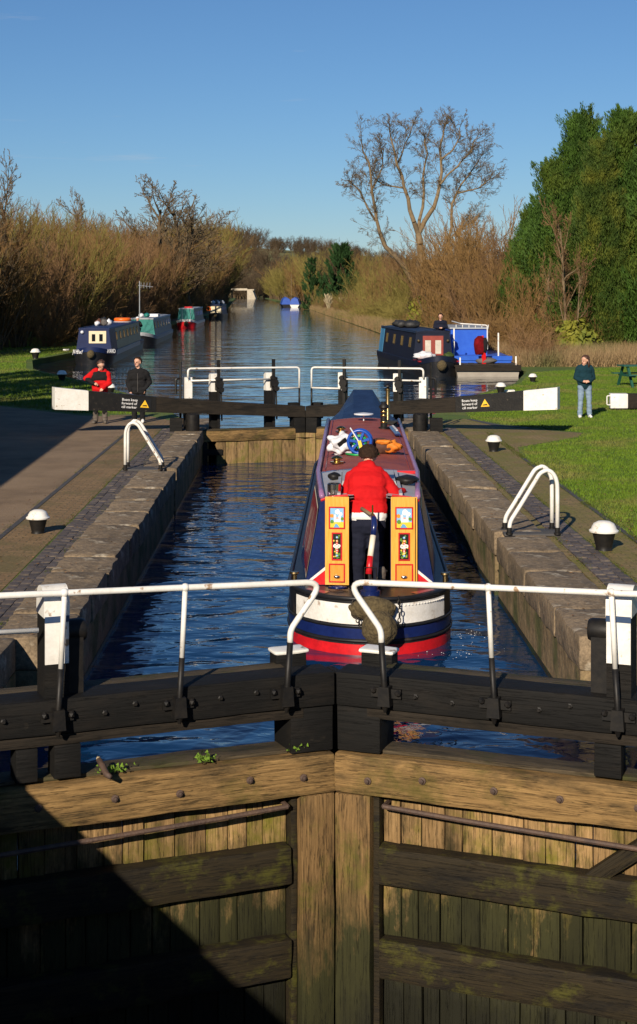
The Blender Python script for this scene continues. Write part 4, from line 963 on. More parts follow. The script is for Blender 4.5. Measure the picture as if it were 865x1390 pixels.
# things lying on the roof
r_ = onroof('hose_reel', -.10, 5.55, ZR, R(-6), 'blue hose reel with green hose standing on the boat roof', 'hose reel')
for yy in (-.06, .07):
    m = MB(); m.tube([(.175*math.cos(6.283*k/24), yy, .20+.175*math.sin(6.283*k/24)) for k in range(25)], .024, 8, cap=False); rim = m.build('reel_rim', 'reel_blue', r_, smooth='all')
    for k in range(7):
        a = 6.283*k/7+.3; m = MB(); m.box((.09*math.cos(a), yy, .20+.09*math.sin(a)), (.17, .02, .038), (0, -a, 0)); m.build('spoke', 'reel_blue', r_)
m = MB(); m.lathe([(.05,-.075),(.055,0),(.05,.08)], (0,0,.20), 12, rot=(R(90),0,0)); m.build('hub', 'reel_blue', r_)
m = MB()
for k in range(5): m.tube([((.085+.015*(k % 2))*math.cos(6.283*j/20), -.035+.018*k, .20+(.085+.015*(k % 2))*math.sin(6.283*j/20)) for j in range(21)], .013, 6, cap=False)
m.build('hose', 'green_cable', r_, smooth='all')
m = MB(); m.tube([(-.14,-.10,.42),(.0,-.12,.20),(.02,-.12,.14)], .011, 6); m.build('crank_rod', 'white_plastic', r_); m = MB(); m.box((.02,-.14,.17), (.05,.04,.12), (0,R(-15),0)); m.build('crank_handle', 'yellow_plastic', r_)
m = MB(); m.tube([(-.2,-.1,.02),(-.05,-.2,.015),(.15,-.12,.02),(.3,-.05,.02)], .018, 6); m.build('loose_hose', 'green_cable', r_, smooth='all')
r_ = onroof('plastic_sack', -.36, 5.75, ZR, .2, 'crumpled white sack left of the blue hose reel', 'sack')
m = MB(); m.ico((0,0,.14), .21, (1.05,.9,.78), 4, jit=.5, seed=4); m.build('sack_body', 'white_plastic', r_, smooth='all')
m = MB(); m.box((-.05,-.175,.19), (.16,.02,.06), (0.3,R(-35),0)); m.build('sack_print', 'sign_black', r_); m = MB(); m.ico((.15,-.08,.22), .07, (.6,.6,1.6), 3, jit=.4); m.build('yellow_flap', 'yellow_plastic', r_, smooth='all')
r_ = onroof('holdall', .24, 5.8, ZR, -.2, 'brown and orange bundle right of the blue hose reel', 'bag')
m = MB(); m.ico((0,0,.10), .18, (1.1,.8,.7), 3, jit=.4, seed=7); m.build('bag_body', 'brown_cloth', r_, smooth='all')
m = MB(); m.ico((.16,-.02,.10), .12, (1.2,.9,.75), 3, jit=.6, seed=9); m.ico((.05,-.1,.18), .08, (1.6,.8,.5), 3, jit=.5, seed=11); m.build('bag_cover', 'orange_cloth', r_, smooth='all')

# ------------------------------------------------------------------ moored boats
def moored(name, loc, rz, L, label, side='boat_grey', end='navy_paint', roof='roof_grey', hull='hull_black', gun='navy_paint', w=1.02, cab=(2.2, None), nwin=5, win='glass', endh=1.62, curved=True, doors=None):
    """near end at y=0, boat runs along +y"""
    e = empty(name, loc, rz, label, 'narrowboat', 'narrowboats moored along the canal')
    sec = []
    m = MB(); y_ = [0, .1, .3, .6, 1.0, 1.6, 2.4, L-2, L-1, L-.4, L-.05]
    lv = []
    for y in y_:
        x = hull_w(y+.02, L, w, 1.9 if curved else 1.0, 1.6); z1 = .62+(max(0, 2-y)/2)**2*.28; sec.append([(-x*.86,y+.12*(y < 1),-.4),(x*.86,y+.12*(y < 1),-.4),(x,y,z1-.22),(x,y,z1),(-x,y,z1),(-x,y,z1-.22)])
    m.loft(sec); m.build('hull', hull, e, smooth=True)
    m = MB(); sec = []
    for y in y_:
        x = hull_w(y+.02, L, w, 1.9 if curved else 1.0, 1.6); z1 = .62+(max(0, 2-y)/2)**2*.28; g = 1.012; sec.append([(-x*g-.004,y-.01,z1-.23),(x*g+.004,y-.01,z1-.23),(x*g+.004,y-.01,z1+.01),(-x*g-.004,y-.01,z1+.01)])
    m.loft(sec); m.build('gunwale', gun, e, smooth=True)
    y0 = cab[0]; y1 = cab[1] or L-1.6; h = endh
    m = MB(); m.loft([[(-.90,y,.6),(.90,y,.6),(.74,y,h),(-.74,y,h)] for y in (y0, y1)]); m.build('cabin', side, e)
    m = MB(); m.loft([[(-.80,y,h),(.80,y,h),(.78,y,h+.05),(.3,y,h+.10),(-.3,y,h+.10),(-.78,y,h+.05)] for y in (y0-.05, y1+.05)]); m.build('roof', roof, e)
    m = MB(); m.loft([[(-.91,y,.6),(.91,y,.6),(.75,y,h-.005),(-.75,y,h-.005)] for y in (y0-.03, y0+.002)]); m.build('end_panel', end, e)
    for s in (-1, 1):
        for k in range(nwin):
            yy = y0+1.0+(y1-y0-2)*k/max(1, nwin-.3); q = lambda y, t, o: (s*(.90-.16*t+o), y, .6+(h-.6)*t)
            m = MB(); m.hexa([q(yy,.42,0), q(yy+.8,.42,0), q(yy+.8,.42,.015), q(yy,.42,.015), q(yy,.85,0), q(yy+.8,.85,0), q(yy+.8,.85,.015), q(yy,.85,.015)]); wf = m.build('window', 'hull_black', e)
            m = MB(); m.add([q(yy+.05,.46,.018), q(yy+.75,.46,.018), q(yy+.75,.81,.018), q(yy+.05,.81,.018)], [(0,1,2,3)]); m.build('pane', win, wf)
        m = MB(); m.tube([(s*.76, y0, h+.07), (s*.76, y1, h+.07)], .025, 6); m.build('handrail', roof, e)
    return e, y0, h
def fender(e, z=.35, r=.2, y=-.12):
    m = MB(); m.ico((0,y,z), r, (1,.9,1.1), 2, jit=.15); m.build('bow_fender', 'rope', e, smooth='all')
zc = ZC
# blue boat with olive sides
e, y0, h = moored('moored_narrowboat', (-10.35, 77.0, zc), R(1.5), 24, 'dark blue narrowboat with tan side panels, nearest on the left bank', side='boat_olive', end='navy_paint', gun='navy_paint', roof='navy_paint', cab=(1.5, 21.5), nwin=8, endh=1.75)
fender(e, .55, .2, -.1)
m = MB(); m.bb(-.26,.62, y0-.055, y0-.035, 1.05, 1.68); dp = m.build('front_doors', 'cream_paint', e)
for x in (-.02, .36): m = MB(); m.bb(x-.09, x+.09, y0-.062, y0-.056, 1.15, 1.52); m.build('door_pane', 'glass', dp)
m = MB(); m.ico((-.6,y0-.08,1.62), .09, sub=2); m.build('headlamp', 'white_plastic', e)
m = MB(); m.bb(-.90,.90, y0+.0, y0+2.6, .62, .70); m.build('fore_deck', 'navy_paint', e)
for s in (-1, 1):
    m = MB(); m.loft([[(s*.905,y,.62),(s*.925,y,.62),(s*.765,y,1.74),(s*.745,y,1.74)] for y in (y0, y0+3.2)]); m.build('blue_side_panel', 'navy_paint', e)
tm = text_mesh('JN HENRY', .30, .004); t = link('lettering', tm, e, (-1.0, .72, .56), (R(78), 0, R(-48))); t.scale = (.62, 1, 1)
tm = text_mesh('KEYES EDWARD', .30, .004); t = link('lettering', tm, e, (.16, .0, .58), (R(78), 0, R(42))); t.scale = (.62, 1, 1)
for s in (-1, 1):
    m = MB(); m.bb(s*1.03-.01, s*1.03+.01, 3, 19, .40, .66); m.build('side_stripe', 'pale_blue_paint', e)
bq = Matrix.Translation((-10.35, 77.0, zc)) @ Matrix.Rotation(R(1.5), 4, 'Z')
def on(mt, x, y, z): return mt @ Vector((x, y, z))
b_ = empty('lifebuoy', on(bq, .15, 16.5, 1.86), .3, 'orange lifebuoy lying on the dark blue boat roof', 'lifebuoy')
m = MB(); m.tube([(.42*math.cos(6.283*k/20), .42*math.sin(6.283*k/20), .14) for k in range(21)], .12, 8, cap=False); m.build('ring', 'orange_plastic', b_, smooth='all'); m = MB(); m.lathe([(.55,-.02),(.56,.02),(.5,.03)], n=18); m.build('stand', 'white_plastic', b_)
b_ = empty('roof_clutter', on(bq, -.3, 6, 1.86), 0, 'pots and bags on the roof front of the dark blue boat', 'clutter')
for k, (x, y, r_, mt) in enumerate(((0,0,.16,'white_plastic'),(.3,.6,.2,'cloth_grey'),(-.1,1.4,.22,'brown_cloth'),(.35,2.2,.2,'white_plastic'),(0,3,.25,'coal'))):
    m = MB(); m.ico((x,y,r_*.7), r_, (1,1.2,.9), 2, jit=.5, seed=k); m.build('bag', mt, b_, smooth='all')
# grey boat behind
e, y0, h = moored('moored_narrowboat', (-10.75, 105.5, zc), R(1.2), 22, 'long grey narrowboat with a mast, second along the left bank', side='boat_grey', end='teal_paint', gun='roof_grey', roof='roof_grey', cab=(1.2, 20.5), nwin=6, endh=1.78)
m = MB(); m.bb(-.9,-.55,y0-.06,y0-.04,.7,1.5); m.build('red_panel', 'red_paint', e)
mq = Matrix.Translation((-10.75, 105.5, zc)) @ Matrix.Rotation(R(1.2), 4, 'Z')
b_ = empty('aerial_mast', on(mq, -.2, 1.5, 1.85), 0, 'thin aerial mast standing on the long grey boat', 'mast')
m = MB(); m.tube([(0,0,0),(0,0,2.6)], .035, 6); m.build('pole', 'roof_grey', b_); m = MB(); m.tube([(-.1,0,2.3),(.9,.3,2.2)], .02, 5)
m.build('aerial_boom', 'roof_grey', b_)
for k in range(4):
    m = MB(); m.tube([(.1+.2*k, -.1+.06*k, 2.1), (.1+.2*k, .1+.06*k, 2.5)], .014, 4); m.build('aerial_rod', 'roof_grey', b_)
b_ = empty('roof_clutter', on(mq, .1, 3.6, 1.88), 0, 'white roof box and bags on the long grey boat', 'clutter')
m = MB(); m.box((.2,4,.1),(.7,1.6,.2)); m.build('roof_box', 'white_plastic', b_); m = MB(); m.ico((0,.5,.15), .22, (1,1.5,.8), 2, jit=.4); m.build('bag', 'teal_paint', b_, smooth='all'); m = MB(); m.ico((-.3,-.5,.15), .2, (1,1,.8), 2, jit=.4); m.build('bag', 'white_plastic', b_, smooth='all')
# teal boat
e, y0, h = moored('moored_narrowboat', (-11.35, 157, zc), R(.4), 19, 'teal-ended narrowboat with red and white stern, third along the left bank', side='boat_brown', end='teal_paint', gun='hull_white', roof='roof_grey', hull='red_paint', cab=(.5, 17), nwin=5, endh=1.95, curved=False)
fender(e, .45, .24)
m = MB(); m.box((.1,2.5,2.12),(.8,.8,.16)); m.build('roof_tarp', 'red_paint', e)
for s in (-1, 1):
    m = MB(); m.bb(s*.42-.02, s*.42+.02, y0-.06, y0-.035, .7, 1.9); m.build('door_edge', 'pale_blue_paint', e)
# dark boat with cream doors
e, y0, h = moored('moored_narrowboat', (-11.1, 209, zc), R(.3), 19, 'dark narrowboat with cream rear doors, farthest on the left bank', side='navy_paint', end='hull_black', gun='hull_black', roof='navy_paint', cab=(1.0, 17), nwin=5, endh=1.9)
for s in (-1, 1):
    m = MB(); m.bb(s*.42-.3, s*.42+.3, y0-.07, y0-.04, .75, 1.75); m.build('cream_door', 'cream_paint', e)
m = MB(); m.tube([(-1.0+.28*math.cos(6.283*k/16), y0-.1, 1.45+.28*math.sin(6.283*k/16)) for k in range(17)], .08, 6, cap=False); m.build('lifebuoy_ring', 'orange_plastic', e, smooth='all')
fender(e, .5, .25)
b_ = empty('roof_clutter', (-11.1, 213, zc+2.0), 0, 'pale bags piled on the farthest dark boat', 'clutter')
for k in range(5): m = MB(); m.ico((-.5+.3*k,.5*k-1,.25+.1*(k % 2)), .32, (1,1.2,1), 2, jit=.5, seed=k); m.build('bag', ('white_plastic','cloth_grey')[k % 2], b_, smooth='all')
# right bank: navy boat with red-framed doors
rq_loc = Vector((6.25, 66.2, zc)); rq_r = R(4.5)
e, y0, h = moored('moored_narrowboat', rq_loc, rq_r, 15.5, 'dark navy narrowboat with red and white doors, moored on the right bank', side='dark_navy', end='dark_navy', gun='dark_navy', roof='dark_navy', cab=(2.2, 13.6), nwin=4, win='glass_warm', endh=1.85)
for s in (-1, 1):
    m = MB(); m.bb(s*.23-.23, s*.23+.23, y0-.06, y0-.04, .85, 1.72); dd = m.build('front_door', 'door_red', e)
    m = MB(); m.bb(s*.23-.13, s*.23+.13, y0-.068, y0-.061, .92, 1.52); m.build('door_panel', 'cream_grey', dd)
    m = MB(); m.lathe([(.05,-.06),(.07,0),(.05,.05)], (s*.66, y0-.08, 1.5), 10); m.build('lamp', 'old_brass', e)
m = MB(); m.bb(-.9,.9, y0-1.6, y0-.05, .62, .68); m.build('well_deck', 'dark_red_paint', e)
m = MB(); m.ico((-.45, y0-.5, .85), .3, (1.5,1,.6), 3, jit=.5); m.build('white_sack', 'white_plastic', e, smooth='all')
m = MB(); m.ico((.6, y0-.6, .85), .25, (1,1,.7), 2, jit=.5); m.build('flower_tub', 'ivy', e); fender(e, .5, .22)
m = MB(); m.loft([[(-.92,y,.6),(.92,y,.6),(.77,y,1.86),(-.77,y,1.86)] for y in (13.6, 13.75)]); m.build('rear_panel', 'sky_blue_paint', e)
m = MB(); m.loft([[(-.915,y,.62),(-.90,y,.62),(-.752,y,1.8),(-.77,y,1.8)] for y in (12.4, 13.6)]); m.build('pale_blue_panel', 'sky_blue_paint', e)
rq = Matrix.Translation(rq_loc) @ Matrix.Rotation(rq_r, 4, 'Z')
rg = random.Random(2)
for k in range(9):
    q = on(rq, rg.uniform(-.4,.35), 9+rg.uniform(-2.4,2.4), 1.94); b_ = empty('coal_bag', q, rg.uniform(0,3), 'black coal bag heaped on the navy boat roof', 'bag', 'coal bags on the navy boat roof')
    m = MB(); m.ico((0,0,.16), .30, (1.2,.8,.6), 2, jit=.4, seed=k); m.build('sack', 'coal', b_, smooth='all')
# blue boat alongside and the timber pontoon in front
e = empty('work_boat', (8.15, 71.5, zc), R(-2), 'bright blue cabin boat with white rails behind the timber pontoon', 'boat')
m = MB(); m.loft([[(-.9,y,-.3),(1.5,y,-.3),(1.6,y,.75),(-1.0,y,.75)] for y in (-2.6, 8)]); m.build('hull', 'bright_blue', e)
m = MB(); m.bb(-.95, .75, .2, 6.5, .75, 1.95); m.build('cabin', 'bright_blue', e)
m = MB(); m.bb(-1.0, .8, .1, 6.6, 1.95, 2.02); m.build('cabin_roof', 'roof_grey', e)
m = MB(); m.tube(rpath([(.75,.1,1.0),(.75,.1,2.12),(-.5,.1,2.2),(-.5,6,2.2)], .1), .03, 6); m.build('roof_rail', 'white_paint', e)
for k in range(6): m = MB(); m.tube([(-.7+.3*k, .15, 2.02), (-.7+.3*k, .15, 2.15)], .02, 5); m.build('rail_post', 'white_paint', e)
m = MB(); m.bb(-1.02, 1.62, -2.65, -2.6, .60, .80); m.build('rub_rail', 'bright_blue', e)
e = empty('pontoon', (8.3, 67.2, zc), R(-1.5), 'low dark timber pontoon moored beside the grassy right bank', 'pontoon')
m = MB(); m.loft([[(-1.25,y,-.3),(1.25,y,-.3),(1.38,y,.42),(-1.38,y,.42)] for y in (-.9, 2.2)]); m.build('float', 'boat_grey', e)
rg = random.Random(8)
for k in range(11):
    x = -1.30+.26*k; rough('deck_plank', (x, .65, .46+rg.uniform(-.01,.01)), (.25, 3.3, .06), 'gate_top_wood', e, bev=.01, jit=.006, cuts=(1,4,1), seed=k)
m = MB(); m.bb(-1.42, 1.42, -1.02, -.96, .26, .52); m.build('fascia_board', 'beam_wood', e)
for (x, y, z) in ((-1.2,-.8,.35),(1.25,-.5,.40),(-1.25,2.0,1.55),(.75,2.0,1.35)):
    m = MB(); m.box((x,y,.48+z/2), (.06,.06,z)); m.build('white_post', 'white_paint', e)
m = MB(); m.ico((.1,.9,.62), .35, (1.4,.8,.45), 2, jit=.4); m.build('tarpaulin', 'cloth_grey', e, smooth='all')
g = empty('draped_coat', (8.25, 67.95, zc+.49), 0, 'red and black coat draped over a post on the pontoon', 'coat')
m = MB(); m.tube([(0,0,0),(0,0,1.25)], .05, 8); m.build('post', 'red_paint', g)
m = MB(); m.loft([[(-.30+.03*math.cos(k*.9), .12*math.cos(k*.785)-.05, .45) if False else (-.14+w_*math.cos(k*.785), -.04+d_*math.sin(k*.785), z_+.03*math.sin(k*2.3)) for k in range(8)] for (w_, d_, z_) in ((.20,.10,.42),(.24,.12,.62),(.27,.14,.85),(.24,.13,1.08),(.10,.08,1.22))]); m.build('coat_body', 'cloth_maroon', g, smooth='all')
m = MB(); m.loft([[(.10+w_*math.cos(k*.785), -.10+d_*math.sin(k*.785), z_+.03*math.sin(k*1.7)) for k in range(8)] for (w_, d_, z_) in ((.06,.05,.50),(.10,.07,.72),(.12,.08,.95),(.06,.05,1.15))]); m.build('coat_sleeve', 'cloth_black', g, smooth='all')
m = MB(); m.box((.05,-.06,.25),(.16,.08,.5)); m.build('coat_tail', 'cloth_red', g)
# far small boats under blue covers
for (x, Y, L, lab) in ((-2.55, 377, 7, 'far small boat under a blue cover with a white hull'), (-.55, 372, 6, 'far small boat under a blue cover beside the reeds')):
    e = empty('covered_boat', (x, Y, zc), R(6 if x < -1 else -6), lab, 'boat', 'small covered boats by the far right bank')
    m = MB(); m.loft([[(-.7,0,-.1),(.7,0,-.1),(1.15,0,.7),(-1.15,0,.7)], [(-.8,L*.6,-.1),(.8,L*.6,-.1),(1.2,L*.6,.8),(-1.2,L*.6,.8)], [(-.1,L,-.1),(.1,L,-.1),(.15,L,1),(-.15,L,1)]]); m.build('hull', 'hull_white' if x > -1 else 'hull_black', e)
    m = MB(); m.loft([[(-1.2,-.1,.72),(1.2,-.1,.72),(.8,-.1,2.0),(0,-.1,2.5),(-.8,-.1,2.0)], [(-1.2,L*.6,.82),(1.2,L*.6,.82),(.8,L*.6,2.1),(0,L*.6,2.6),(-.8,L*.6,2.1)], [(-.2,L,1),(.2,L,1),(.15,L,1.2),(0,L,1.3),(-.15,L,1.2)]]); m.build('cover', 'royal_canvas', e)
    if x > -1: m = MB(); m.tube([(-1.1,3,.8),(-1.1,3,8.2)], .06, 6); m.build('mast', 'bark_tan', e)

# ------------------------------------------------------------------ people
def remesh(caps, voxel, mats, name, parent, extra=None, smooth_it=3):
    m = MB()
    for (a, b, ra, rb, mi) in caps:
        a, b = Vector(a), Vector(b); d = b-a; n = 10; L_ = max(d.length, 1e-4); t = d/L_
        pr = []; path = []
        for q in (-1, -.85, -.5, 0): path.append(a+t*ra*q); pr.append(max(.001, ra*math.sqrt(max(0, 1-q*q))))
        for q in (0, .5, .85, 1): path.append(b+t*rb*q); pr.append(max(.001, rb*math.sqrt(max(0, 1-q*q))))
        m.tube(path, pr, n)
    me = m.mesh(name, mats[0]); o = link(name, me)
    md = o.modifiers.new('r', 'REMESH'); md.mode = 'VOXEL'; md.voxel_size = voxel
    ms = o.modifiers.new('s', 'SMOOTH'); ms.factor = .5; ms.iterations = smooth_it
    bpy.context.view_layer.update()
    me2 = bpy.data.meshes.new_from_object(o.evaluated_get(bpy.context.evaluated_depsgraph_get()))
    bpy.data.objects.remove(o)
    me2.materials.clear()
    for mt in mats: me2.materials.append(M(mt))
    nf = len(me2.polygons); c = np.empty(nf*3); me2.polygons.foreach_get('center', c); c = c.reshape(-1, 3)
    best = np.full(nf, 1e9); idx = np.zeros(nf, np.int32)
    for (a, b, ra, rb, mi) in caps:
        a = np.array(a, float); b = np.array(b, float); d = b-a; t = np.clip(((c-a)@d)/max(d@d, 1e-9), 0, 1)
        ds = np.linalg.norm(c-(a+t[:,None]*d), axis=1)-(ra+(rb-ra)*t); k = ds < best; best[k] = ds[k]; idx[k] = mi
    nv = len(me2.vertices); co = np.empty(nv*3, np.float32); no = np.empty(nv*3, np.float32); me2.vertices.foreach_get('co', co); me2.vertices.foreach_get('normal', no)
    co = co.reshape(-1, 3); no = no.reshape(-1, 3)
    w_ = np.array([.012*noise.noise(Vector((q[0]*7, q[1]*7, q[2]*15)))+.006*noise.noise(Vector((q[0]*20+5, q[1]*20, q[2]*26))) for q in co], np.float32)
    me2.vertices.foreach_set('co', (co+no*w_[:,None]).reshape(-1))
    me2.polygons.foreach_set('material_index', idx); me2.polygons.foreach_set('use_smooth', [True]*nf); me2.update()
    return link('body', me2, parent)

def head_caps(c, up, fwd, mi_skin, s=1.0):
    """skull, jaw, nose and ears; c is the middle of the head"""
    c, up, fwd = Vector(c), Vector(up).normalized(), Vector(fwd).normalized(); sd_ = fwd.cross(up).normalized()
    k = [(c+up*.03*s-fwd*.015*s, c+up*.035*s+fwd*.01*s, .092*s, .088*s, mi_skin), (c-up*.045*s+fwd*.02*s, c-up*.075*s+fwd*.045*s, .066*s, .045*s, mi_skin),
         (c+fwd*.085*s+up*.01*s, c+fwd*.105*s-up*.022*s, .012*s, .017*s, mi_skin)]
    for q in (-1, 1): k.append((c+sd_*q*.088*s+up*.015*s, c+sd_*q*.088*s-up*.02*s, .018*s, .013*s, mi_skin))
    return k
def face_extras(parent, c, up, fwd, hair, long=False, s=1.0, seed=1):
    c, up, fwd = Vector(c), Vector(up).normalized(), Vector(fwd).normalized(); sd_ = fwd.cross(up).normalized()
    for q in (-1, 1):
        p = c+sd_*q*.034*s+fwd*.092*s+up*.005*s; m = MB(); m.ico(p, .011*s, sub=1); m.build('eye', 'eye', parent)
    m = MB(); p = c+fwd*.090*s-up*.052*s; m.tube([p-sd_*.022*s, p+fwd*.006*s, p+sd_*.022*s], .007*s, 6); m.build('mouth', 'lips', parent)
    m = MB(); bm = bmesh.new(); bmesh.ops.create_icosphere(bm, subdivisions=4, radius=1)
    vs = []; keep = {}
    for v in bm.verts:
        d = up*v.co.z+fwd*v.co.y+sd_*v.co.x
        lim = .18+.55*max(0, v.co.y)-(.9 if long else .62)*max(0, -v.co.y) - (.35 if long else .12)*abs(v.co.x)
        if v.co.z > lim-.25*(v.co.y < 0):
            k = (.104+.013*noise.noise(v.co*4+Vector((seed,0,0)))+.013*noise.noise(v.co*11))*s
            if long and v.co.z < 0: k *= 1.05
            keep[v.index] = len(vs); vs.append(c+up*.03*s-fwd*.014*s+d*k)
    fs = [tuple(keep[v.index] for v in f.verts) for f in bm.faces if all(v.index in keep for v in f.verts)]; bm.free()
    m.add(vs, fs)
    if long:
        for k in range(16):
            a = -1.25+2.5*k/15; b = c-fwd*math.cos(a)*.09*s+sd_*math.sin(a)*.10*s
            m.tube([b+up*.02*s, b-up*.09*s-fwd*.012*s, b-up*.20*s-fwd*.01*s], [.03*s, .034*s, .014*s], 6)
    m.build('hair', hair, parent, smooth='all', fix=True)
def hand_caps(w, d, up, mi, s=1.0, curl=.5, side=1):
    """palm with four fingers and a thumb; w wrist, d pointing direction, up = back of hand"""
    w, d, up = Vector(w), Vector(d).normalized(), Vector(up).normalized(); up = (up-d*up.dot(d)).normalized(); x = d.cross(up)*side
    k = [(w, w+d*.07*s, .026*s, .033*s, mi), (w+d*.055*s+x*.018*s, w+d*.055*s-x*.018*s, .020*s, .020*s, mi)]
    for i, l in enumerate((.062, .072, .068, .052)):
        b = w+d*.085*s+x*(.028-.019*i)*s; md_ = (d*math.cos(curl)-up*math.sin(curl)); e2 = (d*math.cos(curl*2.2)-up*math.sin(curl*2.2)); k1 = b+md_*l*.55*s
        k += [(b, k1, .0098*s, .009*s, mi), (k1, k1+e2*l*.45*s, .009*s, .0075*s, mi)]
    b = w+d*.03*s+x*.028*s; t1 = b+(d*.7+x*.7)*.038*s; k += [(b, t1, .013*s, .011*s, mi), (t1, t1+(d*.9+x*.2-up*.3)*.03*s, .011*s, .009*s, mi)]
    return k

# 1: woman in a teal jumper on the lawn
def woman():
    p = gp(794, 567); e = empty('person', (p.x, p.y, 0), R(0), 'person in dark teal jumper and pale jeans standing on the right lawn', 'person')
    mats = ['cloth_teal', 'denim', 'skin', 'cloth_white']; C = []
    for s in (-1, 1):
        f = Vector((s*.13, 0, .09))
        C += [((s*.095,0,.86),(s*.115,-.01,.48),.105,.075,1), ((s*.115,-.01,.48),(s*.13,.01,.10),.072,.072,1), ((s*.13,.03,.045),(s*.15,-.14,.035),.05,.04,3)]
        C += [((s*.18,.0,1.34),(s*.245,.03,1.08),.072,.064,0), ((s*.245,.03,1.08),(s*.10,-.17,1.00),.062,.05,0)]
        C += hand_caps((s*.10,-.17,1.0), (-s*.9,-.35,0.05), (0,-.4,1), 2, 1, .6, -s)
    C += [((-.07,0,.95),(.07,0,.95),.135,.135,0), ((-.08,-.01,1.12),(.08,-.01,1.12),.135,.135,0), ((-.10,0,1.30),(.10,0,1.30),.115,.115,0), ((0,0,.9),(0,0,1.3),.15,.14,0), ((-.08,.0,.86),(.08,.0,.86),.115,.115,1), ((-.15,0,1.375),(.15,0,1.375),.07,.07,0), ((0,0,1.38),(0,-.015,1.50),.055,.05,2), ((-.05,-.0,1.40),(.05,0,1.40),.075,.075,0)]
    hc = (0,-.03,1.56); fw = (-.75,-.6,-.18)
    C += head_caps(hc, (0,-.05,1), fw, 2, 1.05); remesh(C, .014, mats, 'body', e); face_extras(e, hc, (0,-.05,1), fw, 'hair_brown', True, 1.08, 3)
woman()
# 2: person in a red and black jacket behind the left beam
def red_jacket():
    p = gp(136, 575); e = empty('person', (p.x, p.y, 0), R(0), 'person in red and black jacket looking down behind the left balance beam', 'person')
    mats = ['cloth_red', 'cloth_black', 'skin', 'boot_grey', 'cloth_grey']; C = []
    for s in (-1, 1):
        C += [((s*.09,0,.82),(s*.11,-.02,.46),.095,.07,1), ((s*.11,-.02,.46),(s*.12,.02,.12),.065,.055,1), ((s*.12,.02,.28),(s*.12,.02,.10),.075,.07,3), ((s*.12,.03,.05),(s*.15,-.13,.045),.055,.048,3)]
    C += [((-.08,0,.78),(.08,0,.78),.12,.12,4), ((-.08,0,.90),(.08,0,.90),.14,.14,0), ((-.08,0,1.05),(.08,0,1.05),.14,.14,0), ((-.10,-.01,1.2),(.10,-.01,1.2),.135,.13,1), ((-.12,-.02,1.31),(.12,-.02,1.31),.09,.09,1), ((-.16,-.02,1.35),(-.10,-.04,1.39),.075,.07,0), ((.12,-.03,1.37),(.05,-.05,1.40),.07,.07,0)]
    C += [((-.20,-.01,1.30),(-.36,-.06,1.17),.08,.072,0), ((-.36,-.06,1.17),(-.14,-.19,1.06),.068,.05,1), ((.20,-.02,1.30),(.25,-.05,1.05),.078,.066,0), ((.25,-.05,1.05),(.10,-.20,.93),.064,.05,0)]
    C += hand_caps((-.14,-.19,1.06), (.9,-.2,-.15), (0,-.5,1), 2, 1, .7, 1); C += hand_caps((.10,-.20,.93), (-.6,-.4,-.5), (0,-.5,1), 2, 1, .7, -1)
    C += [((0,-.02,1.38),(.03,-.08,1.46),.055,.052,2)]
    hc = (.04,-.11,1.52); up = (.1,-.45,.9); fw = (.35,-.75,-.5)
    C += head_caps(hc, up, fw, 2, 1.0); remesh(C, .014, mats, 'body', e); face_extras(e, hc, up, fw, 'hair_brown', False, 1.04, 5)
    w = empty('windlass', (p.x+.06, p.y-.27, .70), 0, 'steel lock windlass held by the person in the red jacket', 'windlass')
    m = MB(); m.tube([(0,0,.16),(-.03,0,0),(-.10,0,-.05)], .016, 8); m.build('crank', 'chrome', w)
red_jacket()
# 3: person in black beside
def black_fleece():
    p = gp(188, 574); e = empty('person', (p.x, p.y, 0), R(0), 'person in black fleece and white trainers standing behind the left balance beam', 'person')
    mats = ['cloth_black', 'cloth_black', 'skin', 'cloth_white']; C = []
    for s in (-1, 1):
        C += [((s*.09,0,.84),(s*.10,-.01,.46),.10,.078,1), ((s*.10,-.01,.46),(s*.105,.01,.10),.075,.07,1), ((s*.11,.02,.05),(s*.125,-.14,.045),.052,.045,3)]
    C += [((-.08,0,.86),(.08,0,.86),.135,.135,0), ((-.08,0,1.02),(.08,0,1.02),.14,.14,0), ((-.10,0,1.2),(.10,0,1.2),.135,.135,0), ((-.13,0,1.33),(.13,0,1.33),.085,.085,0), ((-.05,0,1.38),(.05,0,1.38),.075,.075,0)]
    C += [((-.20,0,1.31),(-.27,.02,1.03),.08,.068,0), ((-.27,.02,1.03),(-.20,-.10,.84),.066,.052,0), ((.20,0,1.31),(.29,.04,1.06),.08,.07,0), ((.29,.04,1.06),(.17,-.08,.88),.066,.05,0)]
    C += hand_caps((-.20,-.11,.83), (.25,-.2,-.9), (-.5,-.8,0), 2, 1, .5, 1); C += hand_caps((.17,-.08,.88), (-.6,-.1,-.6), (0,-1,0), 2, 1, .5, -1)
    C += [((0,0,1.38),(-.01,-.02,1.48),.055,.052,2)]
    hc = (-.02,-.04,1.58); up = (0,-.02,1); fw = (-.45,-.88,.05)
    C += head_caps(hc, up, fw, 2, 1.04); remesh(C, .014, mats, 'body', e); face_extras(e, hc, up, fw, 'hair_dark', False, 1.08, 8)
    m = MB(); m.tube([(-.005,-.142,.82),(-.005,-.148,1.05),(-.005,-.14,1.30)], .006, 5); m.build('zip', 'cloth_grey', e)
    w = empty('windlass', (p.x-.15, p.y-.2, .74), 0, 'steel lock windlass held by the person in black', 'windlass')
    m = MB(); m.tube([(-.16,0,.06),(-.02,0,.03),(.06,0,0),(.07,0,-.10)], .014, 8); m.build('crank', 'chrome', w)
black_fleece()
